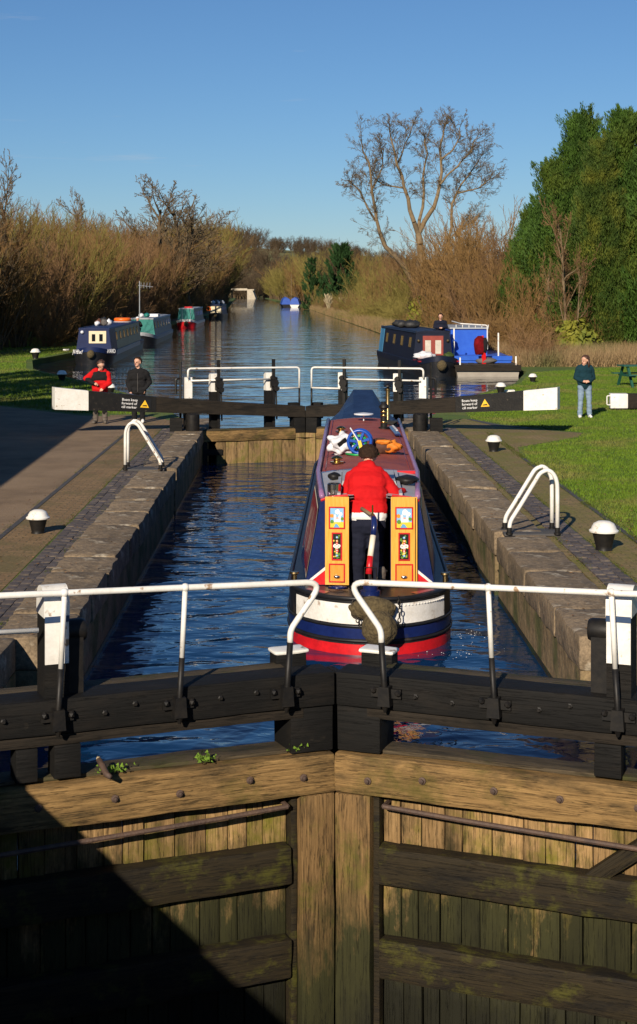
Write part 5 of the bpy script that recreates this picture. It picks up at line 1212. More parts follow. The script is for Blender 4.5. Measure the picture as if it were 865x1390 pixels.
# 4: steerer in red leaning into the hatch
def steerer():
    q = BMAT @ Vector((-.03, .98, .34)); e = empty('person', q, brz, 'person in red fleece and dark trousers leaning forward at the narrowboat stern hatch', 'person')
    mats = ['cloth_red', 'cloth_navy', 'skin', 'boot_grey', 'cloth_white']; z = 0; C = []
    # local +y is away from the camera
    C += [((-.10,.0,1.02),(-.12,-.02,.58),.125,.09,1), ((-.12,-.02,.58),(-.11,.06,.12),.085,.068,1), ((-.11,.10,.05),(-.11,.24,.045),.05,.045,3)]
    C += [((.10,.0,1.02),(.12,-.03,.60),.125,.09,1), ((.12,-.03,.60),(.15,-.10,.36),.085,.068,1), ((.17,-.19,.40),(.18,-.22,.53),.058,.048,3)]
    C += [((-.09,.0,1.05),(.09,.0,1.05),.155,.155,1), ((-.10,.02,1.16),(.10,.02,1.16),.158,.158,4), ((-.10,.035,1.22),(.10,.035,1.22),.165,.165,0), ((-.10,.09,1.38),(.10,.09,1.38),.165,.165,0), ((-.10,.18,1.54),(.10,.18,1.54),.15,.15,0), ((-.12,.25,1.64),(.12,.25,1.64),.105,.105,0), ((-.04,.30,1.72),(.04,.30,1.72),.085,.085,0)]
    C += [((-.20,.24,1.60),(-.27,.22,1.34),.085,.075,0), ((-.27,.22,1.34),(-.20,.42,1.28),.072,.055,0), ((.20,.24,1.60),(.36,.18,1.38),.09,.08,0), ((.36,.18,1.38),(.44,.40,1.40),.074,.055,0)]
    C += hand_caps((-.20,.42,1.28), (.2,.9,-.1), (0,0,1), 2, 1, .5, -1); C += hand_caps((.44,.41,1.40), (.1,.95,.0), (0,0,1), 2, 1, .5, 1)
    C += [((0,.32,1.70),(.01,.38,1.79),.06,.056,2)]
    hc = (.02,.42,1.83); up = (0,.35,1); fw = (.05,.93,-.3)
    C += head_caps(hc, up, fw, 2, 1.05); remesh(C, .016, mats, 'body', e); face_extras(e, hc, up, fw, 'hair_dark', False, 1.24, 11)
steerer()
# 5: person standing in the navy boat on the right
def boatman():
    q = on(rq, .55, 3.4, .98); e = empty('person', q, R(0), 'person in dark clothes and cap standing up from the navy boat', 'person')
    mats = ['cloth_navy', 'cloth_black', 'skin', 'cloth_black']; C = []
    for s in (-1, 1):
        C += [((s*.1,0,.8),(s*.1,0,.1),.11,.07,1), ((s*.1,.0,.06),(s*.1,-.13,.05),.05,.045,3), ((s*.21,0,1.58-.25),(s*.28,-.02,1.1),.08,.07,0), ((s*.28,-.02,1.1),(s*.06,-.22,1.06),.066,.05,0)]
        C += hand_caps((s*.06,-.22,1.06), (-s*.5,-.7,.1), (0,0,1), 2, 1, .6, -s)
    C += [((-.1,0,.88),(.1,0,.88),.14,.14,0), ((-.1,0,1.1),(.1,0,1.1),.15,.15,0), ((-.13,0,1.3),(.13,0,1.3),.12,.12,0), ((0,0,1.36),(0,-.02,1.5),.06,.055,2)]
    hc = (0,-.04,1.58); fw = (-.3,-.9,-.2); C += head_caps(hc, (0,0,1), fw, 2, 1.05); remesh(C, .018, mats, 'body', e); face_extras(e, hc, (0,0,1), fw, 'hair_dark', False, 1.15, 12)
boatman()
# 6: person crouching at the stern of the blue left boat
def croucher():
    q = on(bq, .55, 22.3, .75); e = empty('person', q, R(20), 'person in dark clothes bending at the stern of the blue left boat', 'person')
    mats = ['cloth_black', 'cloth_navy', 'skin', 'boot_grey']; C = []
    for s in (-1, 1):
        C += [((s*.12,.1,.50),(s*.16,-.25,.55),.11,.085,1), ((s*.16,-.25,.55),(s*.14,.0,.12),.08,.06,1), ((s*.14,.02,.05),(s*.15,-.12,.045),.05,.045,3), ((s*.2,-.12,.95),(s*.27,-.3,.75),.08,.07,0), ((s*.27,-.3,.75),(s*.1,-.45,.68),.066,.05,0)]
        C += hand_caps((s*.1,-.45,.68), (-s*.4,-.7,0), (0,0,1), 2, 1, .6, -s)
    C += [((-.1,.1,.55),(.1,.1,.55),.15,.15,0), ((-.1,0,.78),(.1,0,.78),.15,.15,0), ((-.13,-.12,.96),(.13,-.12,.96),.12,.12,0), ((0,-.16,1.02),(0,-.22,1.10),.06,.055,2)]
    hc = (0,-.27,1.18); fw = (.2,-.9,-.35); C += head_caps(hc, (0,-.3,1), fw, 2, 1.05); remesh(C, .02, mats, 'body', e); face_extras(e, hc, (0,-.3,1), fw, 'white_plastic', False, 1.15, 13)
croucher()

# ------------------------------------------------------------------ lawn furniture, bridge, off-view masonry
t = empty('picnic_table', (gp(858, 520).x, 55.5, 0), R(8), 'dark green picnic table at the right edge of the lawn', 'picnic table')
for k in range(5): rough('top_slat', (.2, -.32+.16*k, .76), (2.2, .14, .045), 'bench_green', t, bev=.006, jit=.003, cuts=(3,1,1), seed=k)
for s in (-1, 1):
    for k in range(2): rough('seat_slat', (.2, s*(.72+.15*k), .45), (2.2, .13, .04), 'bench_green', t, bev=.006, jit=.003, cuts=(3,1,1), seed=k+7)
    for q in (-.7, 1.1): m = MB(); m.hexa([(q-.04,s*.75-.05,0),(q+.04,s*.75-.05,0),(q+.04,s*.75+.05,0),(q-.04,s*.75+.05,0),(q-.04,s*.25-.05,.73),(q+.04,s*.25-.05,.73),(q+.04,s*.25+.05,.73),(q-.04,s*.25+.05,.73)]); m.build('leg', 'bench_green', t)
for q in (-.7, 1.1): m = MB(); m.box((q+.06,0,.41), (.04,1.7,.09)); m.build('cross_bar', 'bench_green', t)
p = gp(828, 557)
b_ = empty('beam_seat', (p.x, p.y, 0), R(-3), 'old black beam with white end lying on the right lawn', 'beam')
rough('white_end', (.27, .15, .27), (.50, .34, .42), 'white_paint', b_, bev=.015, jit=.006, cuts=(2,2,2)); rough('beam', (2.03, .15, .265), (3.0, .34, .42), 'beam_wood', b_, bev=.02, jit=.012, cuts=(8,2,2))
for x in (.35, 2.6): m = MB(); m.box((x, .15, .03), (.3, .3, .06)); m.build('bearer', 'beam_wood', b_)
m = MB(); m.tube(rpath([(.02,.0,.42),(-.08,.0,.42),(-.08,.0,.16),(.02,.0,.16)], .04), .018, 6); m.build('handle', 'white_paint', b_)
# bridge at the end of the pound
b_ = empty('road_bridge', (-29, 905, ZC), R(-6), 'pale concrete bridge across the far end of the canal', 'bridge')
m = MB(); m.bb(-10, 4, -2, 4, 4.9, 5.6); m.build('deck', 'bridge_white', b_)
m = MB(); m.hexa([(0,-2.5,-1),(5.5,-2.5,-1),(5.5,4,-1),(0,4,-1),(0,-2.5,5.4),(3.0,-2.5,5.4),(3.0,4,5.4),(0,4,5.4)]); m.build('abutment', 'bridge_white', b_)
m = MB(); m.bb(-16, -9.5, -2.2, 4, -1, 5.5); m.build('abutment', 'wall_stone', b_)
m = MB(); m.bb(-10, 0, -1.9, -1.7, 5.6, 6.1); m.build('parapet', 'bridge_white', b_)
# cottage beside the left path and the wing wall below the near gates, both unseen and added to cast shade into the view
c_ = empty('shade_cottage', (-12.68, 20, 0), R(1.2), 'unseen brick cottage left of the path, added to shade it', 'cottage')
m = MB(); m.bb(-4, 4, -13, 13, -.2, 4.9); m.build('wall', 'building_brick', c_)
m = MB(); m.prism([(-4.3,4.85),(4.15,4.85),(0,7.8)], -13.3, 13.3); rf = m.build('roof', 'roof_slate', c_); m = MB(); m.bb(-.5,.5,-6,-5,7,9); m.build('chimney', 'building_brick', rf)
for k in range(5):
    m = MB(); m.bb(4.0, 4.04, -10+4.6*k, -8.8+4.6*k, 1.2, 2.6); wd = m.build('window', 'white_paint', c_); m = MB(); m.bb(4.041, 4.05, -9.9+4.6*k, -8.9+4.6*k, 1.3, 2.5); m.build('pane', 'glass', wd)
b_ = empty('foot_bridge', (0, 0, 0), 0, 'brick bridge below the lock that the view is taken from, outside the view', 'bridge')
m = MB(); m.bb(-12, 12, -5.2, .28, 1.35, 1.78); m.build('deck', 'coping', b_)
m = MB(); m.bb(-12, 12, .04, .30, 1.785, 2.72); m.build('parapet', 'building_brick', b_); m = MB(); m.bb(-12, 12, -5.2, -4.9, 1.785, 2.8); m.build('parapet', 'building_brick', b_)
for x0, x1 in ((-12, -3.45), (3.75, 12)): m = MB(); m.bb(x0, x1, -5.0, .2, -.2, 1.345); m.build('abutment', 'building_brick', b_)
w_ = empty('shade_wing_wall', (-3.10, 0, 0), 0, 'unseen sloping brick wing wall left below the near gates, added to shade the left leaf', 'wall')  # unseen wall, its top sloped so the shadow edge crosses the left gate
wt_ = lambda y: 1.23-.133*(y-7.53)
m = MB(); m.hexa([(-.25,.32,-.1),(.23,.32,-.1),(.23,9.6,-.1),(-.25,9.6,-.1),(-.25,.32,wt_(.32)-.09),(.23,.32,wt_(.32)-.09),(.23,9.6,wt_(9.6)-.09),(-.25,9.6,wt_(9.6)-.09)]); m.build('wall_body', 'building_brick', w_)
m = MB(); m.hexa([(-.3,.32,wt_(.32)-.085),(.25,.32,wt_(.32)-.085),(.25,9.65,wt_(9.65)-.085),(-.3,9.65,wt_(9.65)-.085),(-.3,.32,wt_(.32)),(.25,.32,wt_(.32)),(.25,9.65,wt_(9.65)),(-.3,9.65,wt_(9.65))]); m.build('wall_coping', 'coping', w_)

# floating leaves and foam on the lock water, bits of branch on the gate ledge
def debris():
    m = MB(); rg = random.Random(21)
    for k in range(420):
        x = .75+rg.gauss(0, .33); y = 14.1+rg.gauss(0, .30)
        if x < .35: x = .7-x+.05
        r_ = rg.uniform(.012, .04); a = rg.uniform(0, 6.3); z = ZW+.006+rg.uniform(0,.012)
        m.add([(x+r_*math.cos(a), y+r_*math.sin(a), z), (x+.5*r_*math.cos(a+1.6), y+.5*r_*math.sin(a+1.6), z+rg.uniform(0,.008)), (x-r_*math.cos(a), y-r_*math.sin(a), z), (x+.5*r_*math.cos(a-1.6), y+.5*r_*math.sin(a-1.6), z+rg.uniform(0,.008))], [(0,1,2,3)])
    tag(m.build('floating_leaves', 'dead_leaf', fix=False), 'dead leaves and twigs floating behind the near gate', 'leaves', kind='stuff')
    m = MB()
    cl = [(1.95+.5*rg.random()**1.5, 19.2-rg.random()*.9, rg.uniform(.03,.13)) for _ in range(9)]+[(1.3+.8*rg.random(), 17.95+rg.gauss(0,.12), .05) for _ in range(5)]
    for k in range(70):
        cx_, cy_, cs_ = cl[rg.randrange(14)]; x = cx_+rg.gauss(0, cs_); y = cy_+rg.gauss(0, cs_*2.2)
        r_ = rg.uniform(.002, .009)
        m.add([(x+r_*math.cos(q*1.05), y+r_*math.sin(q*1.05)*1.3, ZW+.008) for q in range(6)]+[(x, y, ZW+.008+r_*.5)], [(q, (q+1) % 6, 6) for q in range(6)])
    tag(m.build('propeller_foam', 'foam', fix=False), 'white foam flecks on the water beside the boat stern', 'foam', kind='stuff')
debris()
g = empty('broken_branch', (-1.42, 11.27, -.16), R(-60), 'short broken branch lying on the left gate ledge', 'branch')
m = MB(); m.tube([(-.10,0,.10),(-.04,.01,.06),(.05,0,.03),(.11,.01,.02)], [.022,.026,.024,.018], 7); m.build('stick', 'rust_iron', g, smooth='all'); m = MB(); m.tube([(-.1,0,.1),(-.13,.01,.1)], [.018,.014], 7); m.build('broken_end', 'pampas', g)

# ------------------------------------------------------------------ vegetation
def tubes_np(segs, n=3):
    s = np.array(segs, dtype=np.float64); p0, p1, r0, r1 = s[:,0:3], s[:,3:6], s[:,6], s[:,7]
    d = p1-p0; d /= np.linalg.norm(d, axis=1)[:,None]+1e-9
    ref = np.where(np.abs(d[:,2:3]) > .9, np.array([[1.,0,0]]), np.array([[0,0,1.]])); a = np.cross(d, ref); a /= np.linalg.norm(a, axis=1)[:,None]+1e-9; b = np.cross(d, a)
    N = len(s); v = np.zeros((N, 2*n, 3))
    for k in range(n):
        o = a*math.cos(6.2832*k/n)+b*math.sin(6.2832*k/n); v[:,k] = p0+o*r0[:,None]; v[:,n+k] = p1+o*r1[:,None]
    f = np.array([[k, (k+1) % n, n+(k+1) % n, n+k] for k in range(n)]); F_ = (np.arange(N)*2*n)[:,None,None]+f[None]
    return v.reshape(-1, 3), F_.reshape(-1, 4)
def np_mesh(name, v, f, mat, smooth=False):
    me = bpy.data.meshes.new(name); k = f.shape[1]; n = len(f)
    me.vertices.add(len(v)); me.vertices.foreach_set('co', np.ascontiguousarray(v, dtype=np.float32).reshape(-1))
    me.loops.add(n*k); me.loops.foreach_set('vertex_index', np.ascontiguousarray(f, dtype=np.int32).reshape(-1))
    me.polygons.add(n); me.polygons.foreach_set('loop_start', np.arange(0, n*k, k, dtype=np.int32)); me.polygons.foreach_set('loop_total', np.full(n, k, dtype=np.int32))
    if smooth: me.polygons.foreach_set('use_smooth', np.ones(n, bool))
    me.materials.append(M(mat) if isinstance(mat, str) else mat); me.update(calc_edges=True); return me
def rdir(rng, d, ang):
    v = Vector((rng.gauss(0,1), rng.gauss(0,1), rng.gauss(0,1))); v = (v-d*v.dot(d)).normalized(); return (d*math.cos(ang)+v*math.sin(ang)).normalized()
def grow(thick, thin, p, d, L, r, lvl, rng, P):
    """recursive limb; segments thicker than P['cut'] go to the trunk list, the rest to the twig list"""
    n = P['seg'][lvl]; q = Vector(p); d = Vector(d); pts = []
    rr = r
    for i in range(n):
        d = (d+Vector((rng.gauss(0,1), rng.gauss(0,1), rng.gauss(0,1)))*P['wob'][lvl]+Vector((0,0,P['up'][lvl]))).normalized()
        q2 = q+d*(L/n); r2 = max(P['rmin'], r*(1-(i+1)/n*P['tap'][lvl]))
        (thick if rr > P['cut'] else thin).append((*q, *q2, rr, r2)); pts.append((q.copy(), q2.copy(), d.copy(), rr)); q, rr = q2, r2
    if lvl+1 < len(P['seg']):
        k = P['kids'][lvl]; k = max(1, int(k*rng.uniform(.8, 1.2)))
        for j in range(k):
            t = P['start'][lvl]+(1-P['start'][lvl])*((j+rng.random())/k); i = min(n-1, int(t*n)); a, b, dd, r0 = pts[i]; pos = a.lerp(b, t*n-i)
            kl = L*P['len'][lvl]*rng.uniform(.6, 1.15)*(1.15-.55*t)
            grow(thick, thin, pos, rdir(rng, dd, R(P['ang'][lvl])*rng.uniform(.6, 1.3)), kl, max(P['rmin'], min(r0*.75, r*P['rad'][lvl])), lvl+1, rng, P)
VP = {}; VH = {}
def veg_proto(name, P, stems, seed):
    rng = random.Random(seed); th, tn = [], []
    for (p, d, L, r) in stems(rng): grow(th, tn, Vector(p), Vector(d).normalized(), L, r, 0, rng, P)
    if not th: th.append(tn[0])
    a = np_mesh('trunk', *tubes_np(th, 6), 'bark', True); b = np_mesh('crown', *tubes_np(tn, 3), 'twig_brown')
    VP[name] = (a, b); VH[name] = max(q[5] for q in th+tn); return len(th), len(tn)
def place(proto, name, loc, sc, rz, label, cat, group, bark='bark', twig='twig_brown'):
    e = empty(name, loc, rz, label, cat, group); e.scale = sc if isinstance(sc, tuple) else (sc, sc, sc)
    for nm, me, mt in zip(('trunk', 'crown'), VP[proto], (bark, twig)):
        o = link(nm, me, e); o.material_slots[0].link = 'OBJECT'; o.material_slots[0].material = M(mt)
    return e
# multi-stemmed thicket shrubs, 8 m
for k in range(5):
    P = dict(seg=[6,4,3], wob=[.10,.16,.2], up=[.05,.10,.10], tap=[.8,.8,.7], kids=[14,10], start=[.10,.1], len=[.36,.42], ang=[30,28], rad=[.42,.45], rmin=.010, cut=.05)
    def st(rng):
        for i in range(17):
            a = rng.uniform(0, 6.283); t = rng.uniform(.02, .42); yield ((.8*rng.random()*math.cos(a), .8*rng.random()*math.sin(a), -.1), (math.sin(t)*math.cos(a), math.sin(t)*math.sin(a), math.cos(t)), rng.uniform(5.5, 8.2), rng.uniform(.06, .10))
    c0 = veg_proto('thicket%d' % k, P, st, 100+k)
# low bramble brush, 2.5 m
for k in range(3):
    P = dict(seg=[5,3], wob=[.18,.25], up=[-.02,.02], tap=[.7,.6], kids=[9], start=[.15], len=[.4], ang=[38], rad=[.6], rmin=.009, cut=.03)
    def st(rng):
        for i in range(70):
            a = rng.uniform(0, 6.283); t = rng.uniform(.05, .9); b = rng.random()*.9; yield ((b*math.cos(a), b*math.sin(a), -.05), (math.sin(t)*math.cos(a), math.sin(t)*math.sin(a), math.cos(t)), rng.uniform(1.2, 2.7), .02)
    veg_proto('brush%d' % k, P, st, 200+k)
# single-trunk bare trees, about 14 m
for k in range(4):
    P = dict(seg=[7,6,5,4,3], wob=[.05,.11,.15,.18,.2], up=[.02,.07,.06,.05,.03], tap=[.65,.8,.8,.7,.5], kids=[13,8,5,4], start=[.20,.15,.15,.15], len=[.56,.48,.46,.5], ang=[42,38,36,34], rad=[.34,.38,.45,.6], rmin=.017, cut=.04)
    def st(rng):
        for i in range(2 if k % 2 else 1): yield ((.3*i, .1*i, -.2), (rng.uniform(-.12,.12)+(.22*i), rng.uniform(-.1,.1), 1), 10.0-1.5*i, .20)
    veg_proto('bare%d' % k, P, st, 300+k)
rg = random.Random(77)
TH = 'bare brown shrub in the dense thicket along the left bank'
def bank_x(edge, y):
    for (x0, y0), (x1, y1) in zip(edge, edge[1:]):
        if y0 <= y <= y1: return x0+(x1-x0)*(y-y0)/(y1-y0)
    return edge[-1][0]
y = 76.0; n = 0
while y < 560:
    bx = bank_x(left_edge, y); step = 3.4+y*.012
    for row, off in enumerate((4.2, 7.4, 11.5)):
        if row == 0 and y < 92: off = 6.2
        hgt = (.86+.0019*(y-80)+.0020*max(0, y-230))*(1.0+.13*row)*rg.uniform(.85, 1.15)
        place('thicket%d' % rg.randrange(5), 'bare_shrub', (bx-off-rg.uniform(-.8,.8), y+rg.uniform(-1,1)+row, 0), (hgt*1.05, hgt*1.05, hgt), rg.uniform(0, 6.3), TH, 'shrub', 'bare shrubs of the left bank thicket', twig=rg.choice(('twig_brown','twig_brown','twig_olive','twig_red'))); n += 1
    y += step
for y in range(95, 420, 9):
    bx = bank_x(left_edge, y); s_ = rg.uniform(.7, 1.2)*(1+y*.002)
    place('brush%d' % rg.randrange(3), 'bramble_brush', (bx-2.6-rg.random(), y+rg.uniform(-2,2), 0), s_, rg.uniform(0,6), 'low brown brush fringing the left bank under the thicket', 'brush', 'low brush fringing the left bank', twig=rg.choice(('twig_brown','twig_red')))
# tall bare trees on the left
def tall(proto, u, vtop, Y, label, sx=1.0, rz=0, twig='twig_fine', bark='bark'):
    base = VH[proto]
    x = (u-U0)*Y/F; h_ = H-(vtop-V0)*Y/F; s_ = h_/base
    return place(proto, 'bare_tree', (x, Y, 0), (s_*sx, s_*sx, s_), rz, label, 'tree', None, bark, twig)
tall('bare1', 222, 234, 200, 'broad round bare tree rising above the left thicket', 1.45, .6)
tall('bare3', 262, 246, 215, 'second bare tree beside the round one above the left thicket', 1.4, 2.0)
tall('bare0', 8, 200, 96, 'tall bare tree at the left edge of the view', .9, 1.0)
tall('bare2', -12, 235, 88, 'leaning bare tree cut by the left edge of the view', .8, 3.0)
tall('bare2', 118, 250, 150, 'bare tree poking above the middle of the left thicket', .8, 4.0)
# tall bare tree on the right, three stems
def right_tree(u0, limbs, label, seed):
    Y = 150; k = Y/F; e = empty('bare_tree', ((u0-U0)*k, Y, 0), 0, label, 'tree')
    W_ = lambda u, v, dy=0: Vector(((u-u0)*k, dy, H-(v-V0)*k))
    rng = random.Random(seed); th, tn = [], []
    P = dict(seg=[5,5,4,3], wob=[.10,.14,.17,.2], up=[.05,.05,.04,.02], tap=[.8,.8,.7,.5], kids=[6,6,4], start=[.1,.12,.1], len=[.55,.55,.6], ang=[46,42,40], rad=[.5,.45,.6], rmin=.011, cut=.05)
    for pts, r0, r1, dy, kids in limbs:
        q = [W_(u, v, dy*.35*i) for i, (u, v) in enumerate(pts)]; n_ = len(q)-1
        for i in range(n_):
            ra = r0+(r1-r0)*i/n_; rb = r0+(r1-r0)*(i+1)/n_; md = q[i].lerp(q[i+1], .5)+Vector((rng.gauss(0,.12), rng.gauss(0,.12), 0))
            th += [(*q[i], *md, ra, (ra+rb)/2), (*md, *q[i+1], (ra+rb)/2, rb)]
        for j in range(kids*3):
            t_ = .25+.75*(j+rng.random())/(kids*3); i = min(n_-1, int(t_*n_)); d = (q[i+1]-q[i]).normalized()
            grow(th, tn, q[i].lerp(q[i+1], t_*n_-i), rdir(rng, d, R(rng.uniform(20,60))), rng.uniform(1.3, 2.7), .036, 0, rng, P)
    link('trunk', np_mesh('trunk', *tubes_np(th, 6), 'bark_tan', True), e); link('crown', np_mesh('crown', *tubes_np(tn, 3), 'twig_fine'), e)
right_tree(570, [([(570,420),(571,345),(568,318)], .42, .34, 0, 0), ([(568,318),(556,285),(548,255),(538,225),(530,190),(528,170)], .26, .05, -1, 6), ([(568,318),(590,280),(598,250),(600,215),(604,180),(606,165)], .26, .05, 1, 6),
    ([(568,318),(575,280),(576,240),(583,205),(580,178)], .2, .05, 2, 5), ([(570,405),(548,362),(522,335),(510,300),(503,262),(499,225),(488,195)], .30, .05, -2, 7), ([(510,300),(490,262),(474,246)], .12, .04, -1, 4), ([(503,262),(520,225),(522,200)], .09, .04, 1, 3),
    ([(598,250),(622,225),(640,205),(648,185)], .12, .04, 0, 5), ([(548,255),(520,250),(505,235)], .1, .04, 1, 3), ([(600,215),(620,195),(625,172)], .1, .04, 1, 3), ([(538,225),(550,195),(560,170)], .1, .04, 1, 3)], 'tall bare tree with spreading stems on the right bank', 5)
right_tree(609, [([(609,420),(610,345),(609,325)], .26, .2, 0, 0), ([(609,325),(614,290),(622,262),(640,235),(655,215)], .17, .05, 2, 6), ([(609,325),(625,308),(648,298)], .1, .05, 1, 4), ([(622,262),(650,255),(668,240)], .09, .04, 1, 4)], 'slimmer bare tree with an arching limb right of the tall one', 6)
# conifers on the right: sprays spread through a pointed crown
def conifer_mesh(h, rad, n, seed, size=.55, spires=1, pw=.75):
    """sprays in upswept plumes: every plume is a tongue of foliage of its own, so the outline is ragged"""
    rng = np.random.default_rng(seed); npl = int(np.clip(n//150, 60, 470)); per = n//npl
    z = rng.random(npl)**1.15; a = rng.uniform(0, 2*np.pi, npl)
    R_ = rad*np.power(np.clip(1-z*.97, 0, 1), pw)*(.6+.4*np.clip(z*7, 0, 1))*(1+rng.normal(0, .13, npl))
    R_[:6*spires] *= .35; z[:6*spires] = rng.uniform(.86, 1.0, 6*spires)
    tip = np.stack([R_*np.cos(a), R_*np.sin(a), z*h], 1); L_ = (1.3+1.6*rng.random(npl))*np.clip(h/12, .5, 1.3)
    d = np.stack([np.cos(a)*.45, np.sin(a)*.45, np.full(npl, .9)], 1)+rng.normal(0, .14, (npl, 3)); d /= np.linalg.norm(d, axis=1)[:,None]
    t = rng.random((npl, per))**.8; w = (.06+.42*np.sin(np.clip(t, 0, 1)*np.pi*.8+.05))*.43
    c = tip[:,None]+d[:,None]*((.35-t)*L_[:,None])[:,:,None]+rng.normal(0, 1, (npl, per, 3))*w[:,:,None]*np.clip(h/12, .5, 1.2)
    c = c.reshape(-1, 3); N = len(c); c[:,2] = np.maximum(c[:,2], .15)
    dd = np.repeat(d, per, 0)+rng.normal(0, .27, (N, 3)); dd /= np.linalg.norm(dd, axis=1)[:,None]
    s_ = np.cross(dd, rng.normal(0, 1, (N, 3))); s_ /= np.linalg.norm(s_, axis=1)[:,None]; L2 = size*rng.uniform(.5, 1.3, N)[:,None]; w_ = L2*.115
    v = np.stack([c-dd*L2*.4, c+s_*w_, c+dd*L2*.6, c-s_*w_], 1); return v.reshape(-1, 3), np.arange(N*4).reshape(-1, 4)
CM = {}
def conifer(name, x, Y, h, rad, n, seed, label, mat='conifer', size=.55, spires=1, pw=.75, cat='conifer', grp=None, share=None, rz=0):
    e = empty(name, (x, Y, 0), rz, label, cat, grp)
    key = share or seed
    if key not in CM: CM[key] = (np_mesh('foliage', *conifer_mesh(h, rad, n, seed, size, spires, pw), mat), h, rad)
    me, h0, r0 = CM[key]; o = link('foliage', me, e); o.scale = (rad/r0, rad/r0, h/h0)
    o.material_slots[0].link = 'OBJECT'; o.material_slots[0].material = M(mat)
    m = MB(); m.tube([(0,0,-.1),(0,0,h*.85)], [.22,.04], 8); m.build('trunk', 'bark', e)
    return e
conifer('conifer_tree', -15.5, 39.0, 11.0, 3.4, 12000, 70, 'unseen conifer by the left path, added to shade the grass', 'conifer', .5, 1, .6)  # this and the next two are unseen, added to shade the left grass
conifer('conifer_tree', -12.6, 44.5, 8.0, 3.1, 12000, 72, 'unseen broad evergreen by the left grass, added to shade it', 'conifer', .5, 1, .4)
conifer('conifer_tree', -15.8, 48.5, 9.0, 3.5, 12000, 72, 'unseen farther broad evergreen, added to shade the left grass', 'conifer', .5, 1, .4)
for i, (u, vt, Y, rad, lab, n) in enumerate(((752, 205, 92, 3.0, 'dark green conifer at the left end of the tall hedge', 26000), (790, 140, 90, 3.3, 'tall pointed conifer second from the left in the hedge', 32000), (845, 138, 86, 3.4, 'tall dense conifer third from the left in the hedge', 34000),
                        (722, 268, 96, 2.3, 'small conifer stepping down from the hedge towards the brush', 15000), (905, 130, 84, 3.6, 'conifer cut by the right edge of the view', 24000), (815, 175, 84, 2.4, 'yellowish conifer in the front of the hedge', 16000), (700, 330, 98, 1.7, 'lowest conifer at the left foot of the hedge', 8000))):
    conifer('conifer_tree', (u-U0)*Y/F, Y, H-(vt-V0)*Y/F-.9, rad*1.34, 170000, 40+i, lab, 'conifer_yellow' if i == 5 else 'conifer', .21, 2, .95, share=['A','B','A','B','A','B','A'][i], rz=i*1.7)
conifer('pine_tree', (463-U0)*300/F, 300, H-(334-V0)*300/F, 4.6, 18000, 60, 'dark green pine above the reeds by the far right bank', 'pine', .9, 2, .5, 'pine')
conifer('pine_tree', (424-U0)*330/F, 330, H-(352-V0)*330/F, 2.6, 3500, 61, 'smaller dark pine left of the larger one by the canal', 'pine', .9, 1, .45, 'pine')
# leafy bushes
def bush(name, x, Y, z, rx, rz_, n, mat, label, seed, size=.22):
    rng = np.random.default_rng(seed); d = rng.normal(0,1,(n,3)); d /= np.linalg.norm(d, axis=1)[:,None]; d[:,2] = np.abs(d[:,2])*1.0-.15
    lump = 1+.25*np.sin(d[:,0]*5+seed)*np.cos(d[:,1]*6+d[:,2]*4); r = (1-np.abs(rng.normal(0,.22,n)))*lump
    c = d*r[:,None]*np.array([rx, rx, rz_]); c[:,2] += rz_*.15; nn = d+rng.normal(0,.6,(n,3)); nn /= np.linalg.norm(nn, axis=1)[:,None]; a = np.cross(nn, rng.normal(0,1,(n,3))); a /= np.linalg.norm(a, axis=1)[:,None]; b = np.cross(nn, a); L_ = size*rng.uniform(.6,1.4,n)[:,None]
    v = np.stack([c-a*L_, c+b*L_*.5, c+a*L_, c-b*L_*.5], 1).reshape(-1, 3); v[:,2] = np.maximum(v[:,2], .0)
    e = empty(name, (x, Y, z), 0, label, 'bush'); link('foliage', np_mesh('foliage', v, np.arange(n*4).reshape(-1,4), mat), e)
    m = MB()
    for k in range(5): m.tube([(0,0,-.1),(rx*.5*math.cos(k*1.3), rx*.5*math.sin(k*1.3), rz_*.8)], [.06,.02], 5)
    m.build('stem', 'bark', e); return e
def P_(u, Y): return (u-U0)*Y/F
bush('leafy_bush', P_(583,118), 118, 0, 1.9, 3.0, 5000, 'yellow_leaf', 'yellow-green leafy bush behind the navy boat', 1, .2)
bush('leafy_bush', P_(598,112), 112, 0, 1.3, 1.9, 2600, 'ivy', 'darker green bush beside the yellow-green one', 2, .2)
bush('leafy_bush', P_(780,80), 80, .3, 1.2, 1.6, 1500, 'yellow_leaf', 'yellow-green bush low against the conifers', 3, .18)
# brown brush on the right bank
rb = [(600,112,6.5,'twig_orange'),(625,118,8.0,'twig_orange'),(650,112,8.5,'twig_orange'),(668,106,7.8,'twig_orange'),(640,96,5.0,'twig_red'),(675,94,5.2,'twig_orange'),(700,92,5.0,'twig_orange'),(690,100,7.0,'twig_red'),(660,90,4.2,'twig_orange'),(585,130,6.6,'twig_red'),(560,150,5.6,'twig_olive'),(540,165,5.6,'twig_olive'),(520,185,6.0,'twig_brown'),(505,210,6.5,'twig_olive'),(615,100,4.2,'twig_orange'),(720,88,4.5,'twig_brown'),(575,165,8.0,'twig_brown'),(600,150,9.0,'twig_brown'),(545,200,8.5,'twig_red'),(525,230,9.0,'twig_brown'),(505,260,9.5,'twig_olive'),(630,135,9.5,'twig_red'),(655,130,10.5,'twig_orange'),(485,270,7.0,'twig_olive')]
for (u, Y, h_, tw) in rb:
    s_ = h_/8.0; place('thicket%d' % rg.randrange(5), 'bare_shrub', (P_(u, Y), Y, 0), (s_*1.15, s_*1.15, s_), rg.uniform(0,6), 'bare tawny shrub in the brush along the right bank', 'shrub', 'bare shrubs of the right bank', twig=tw)
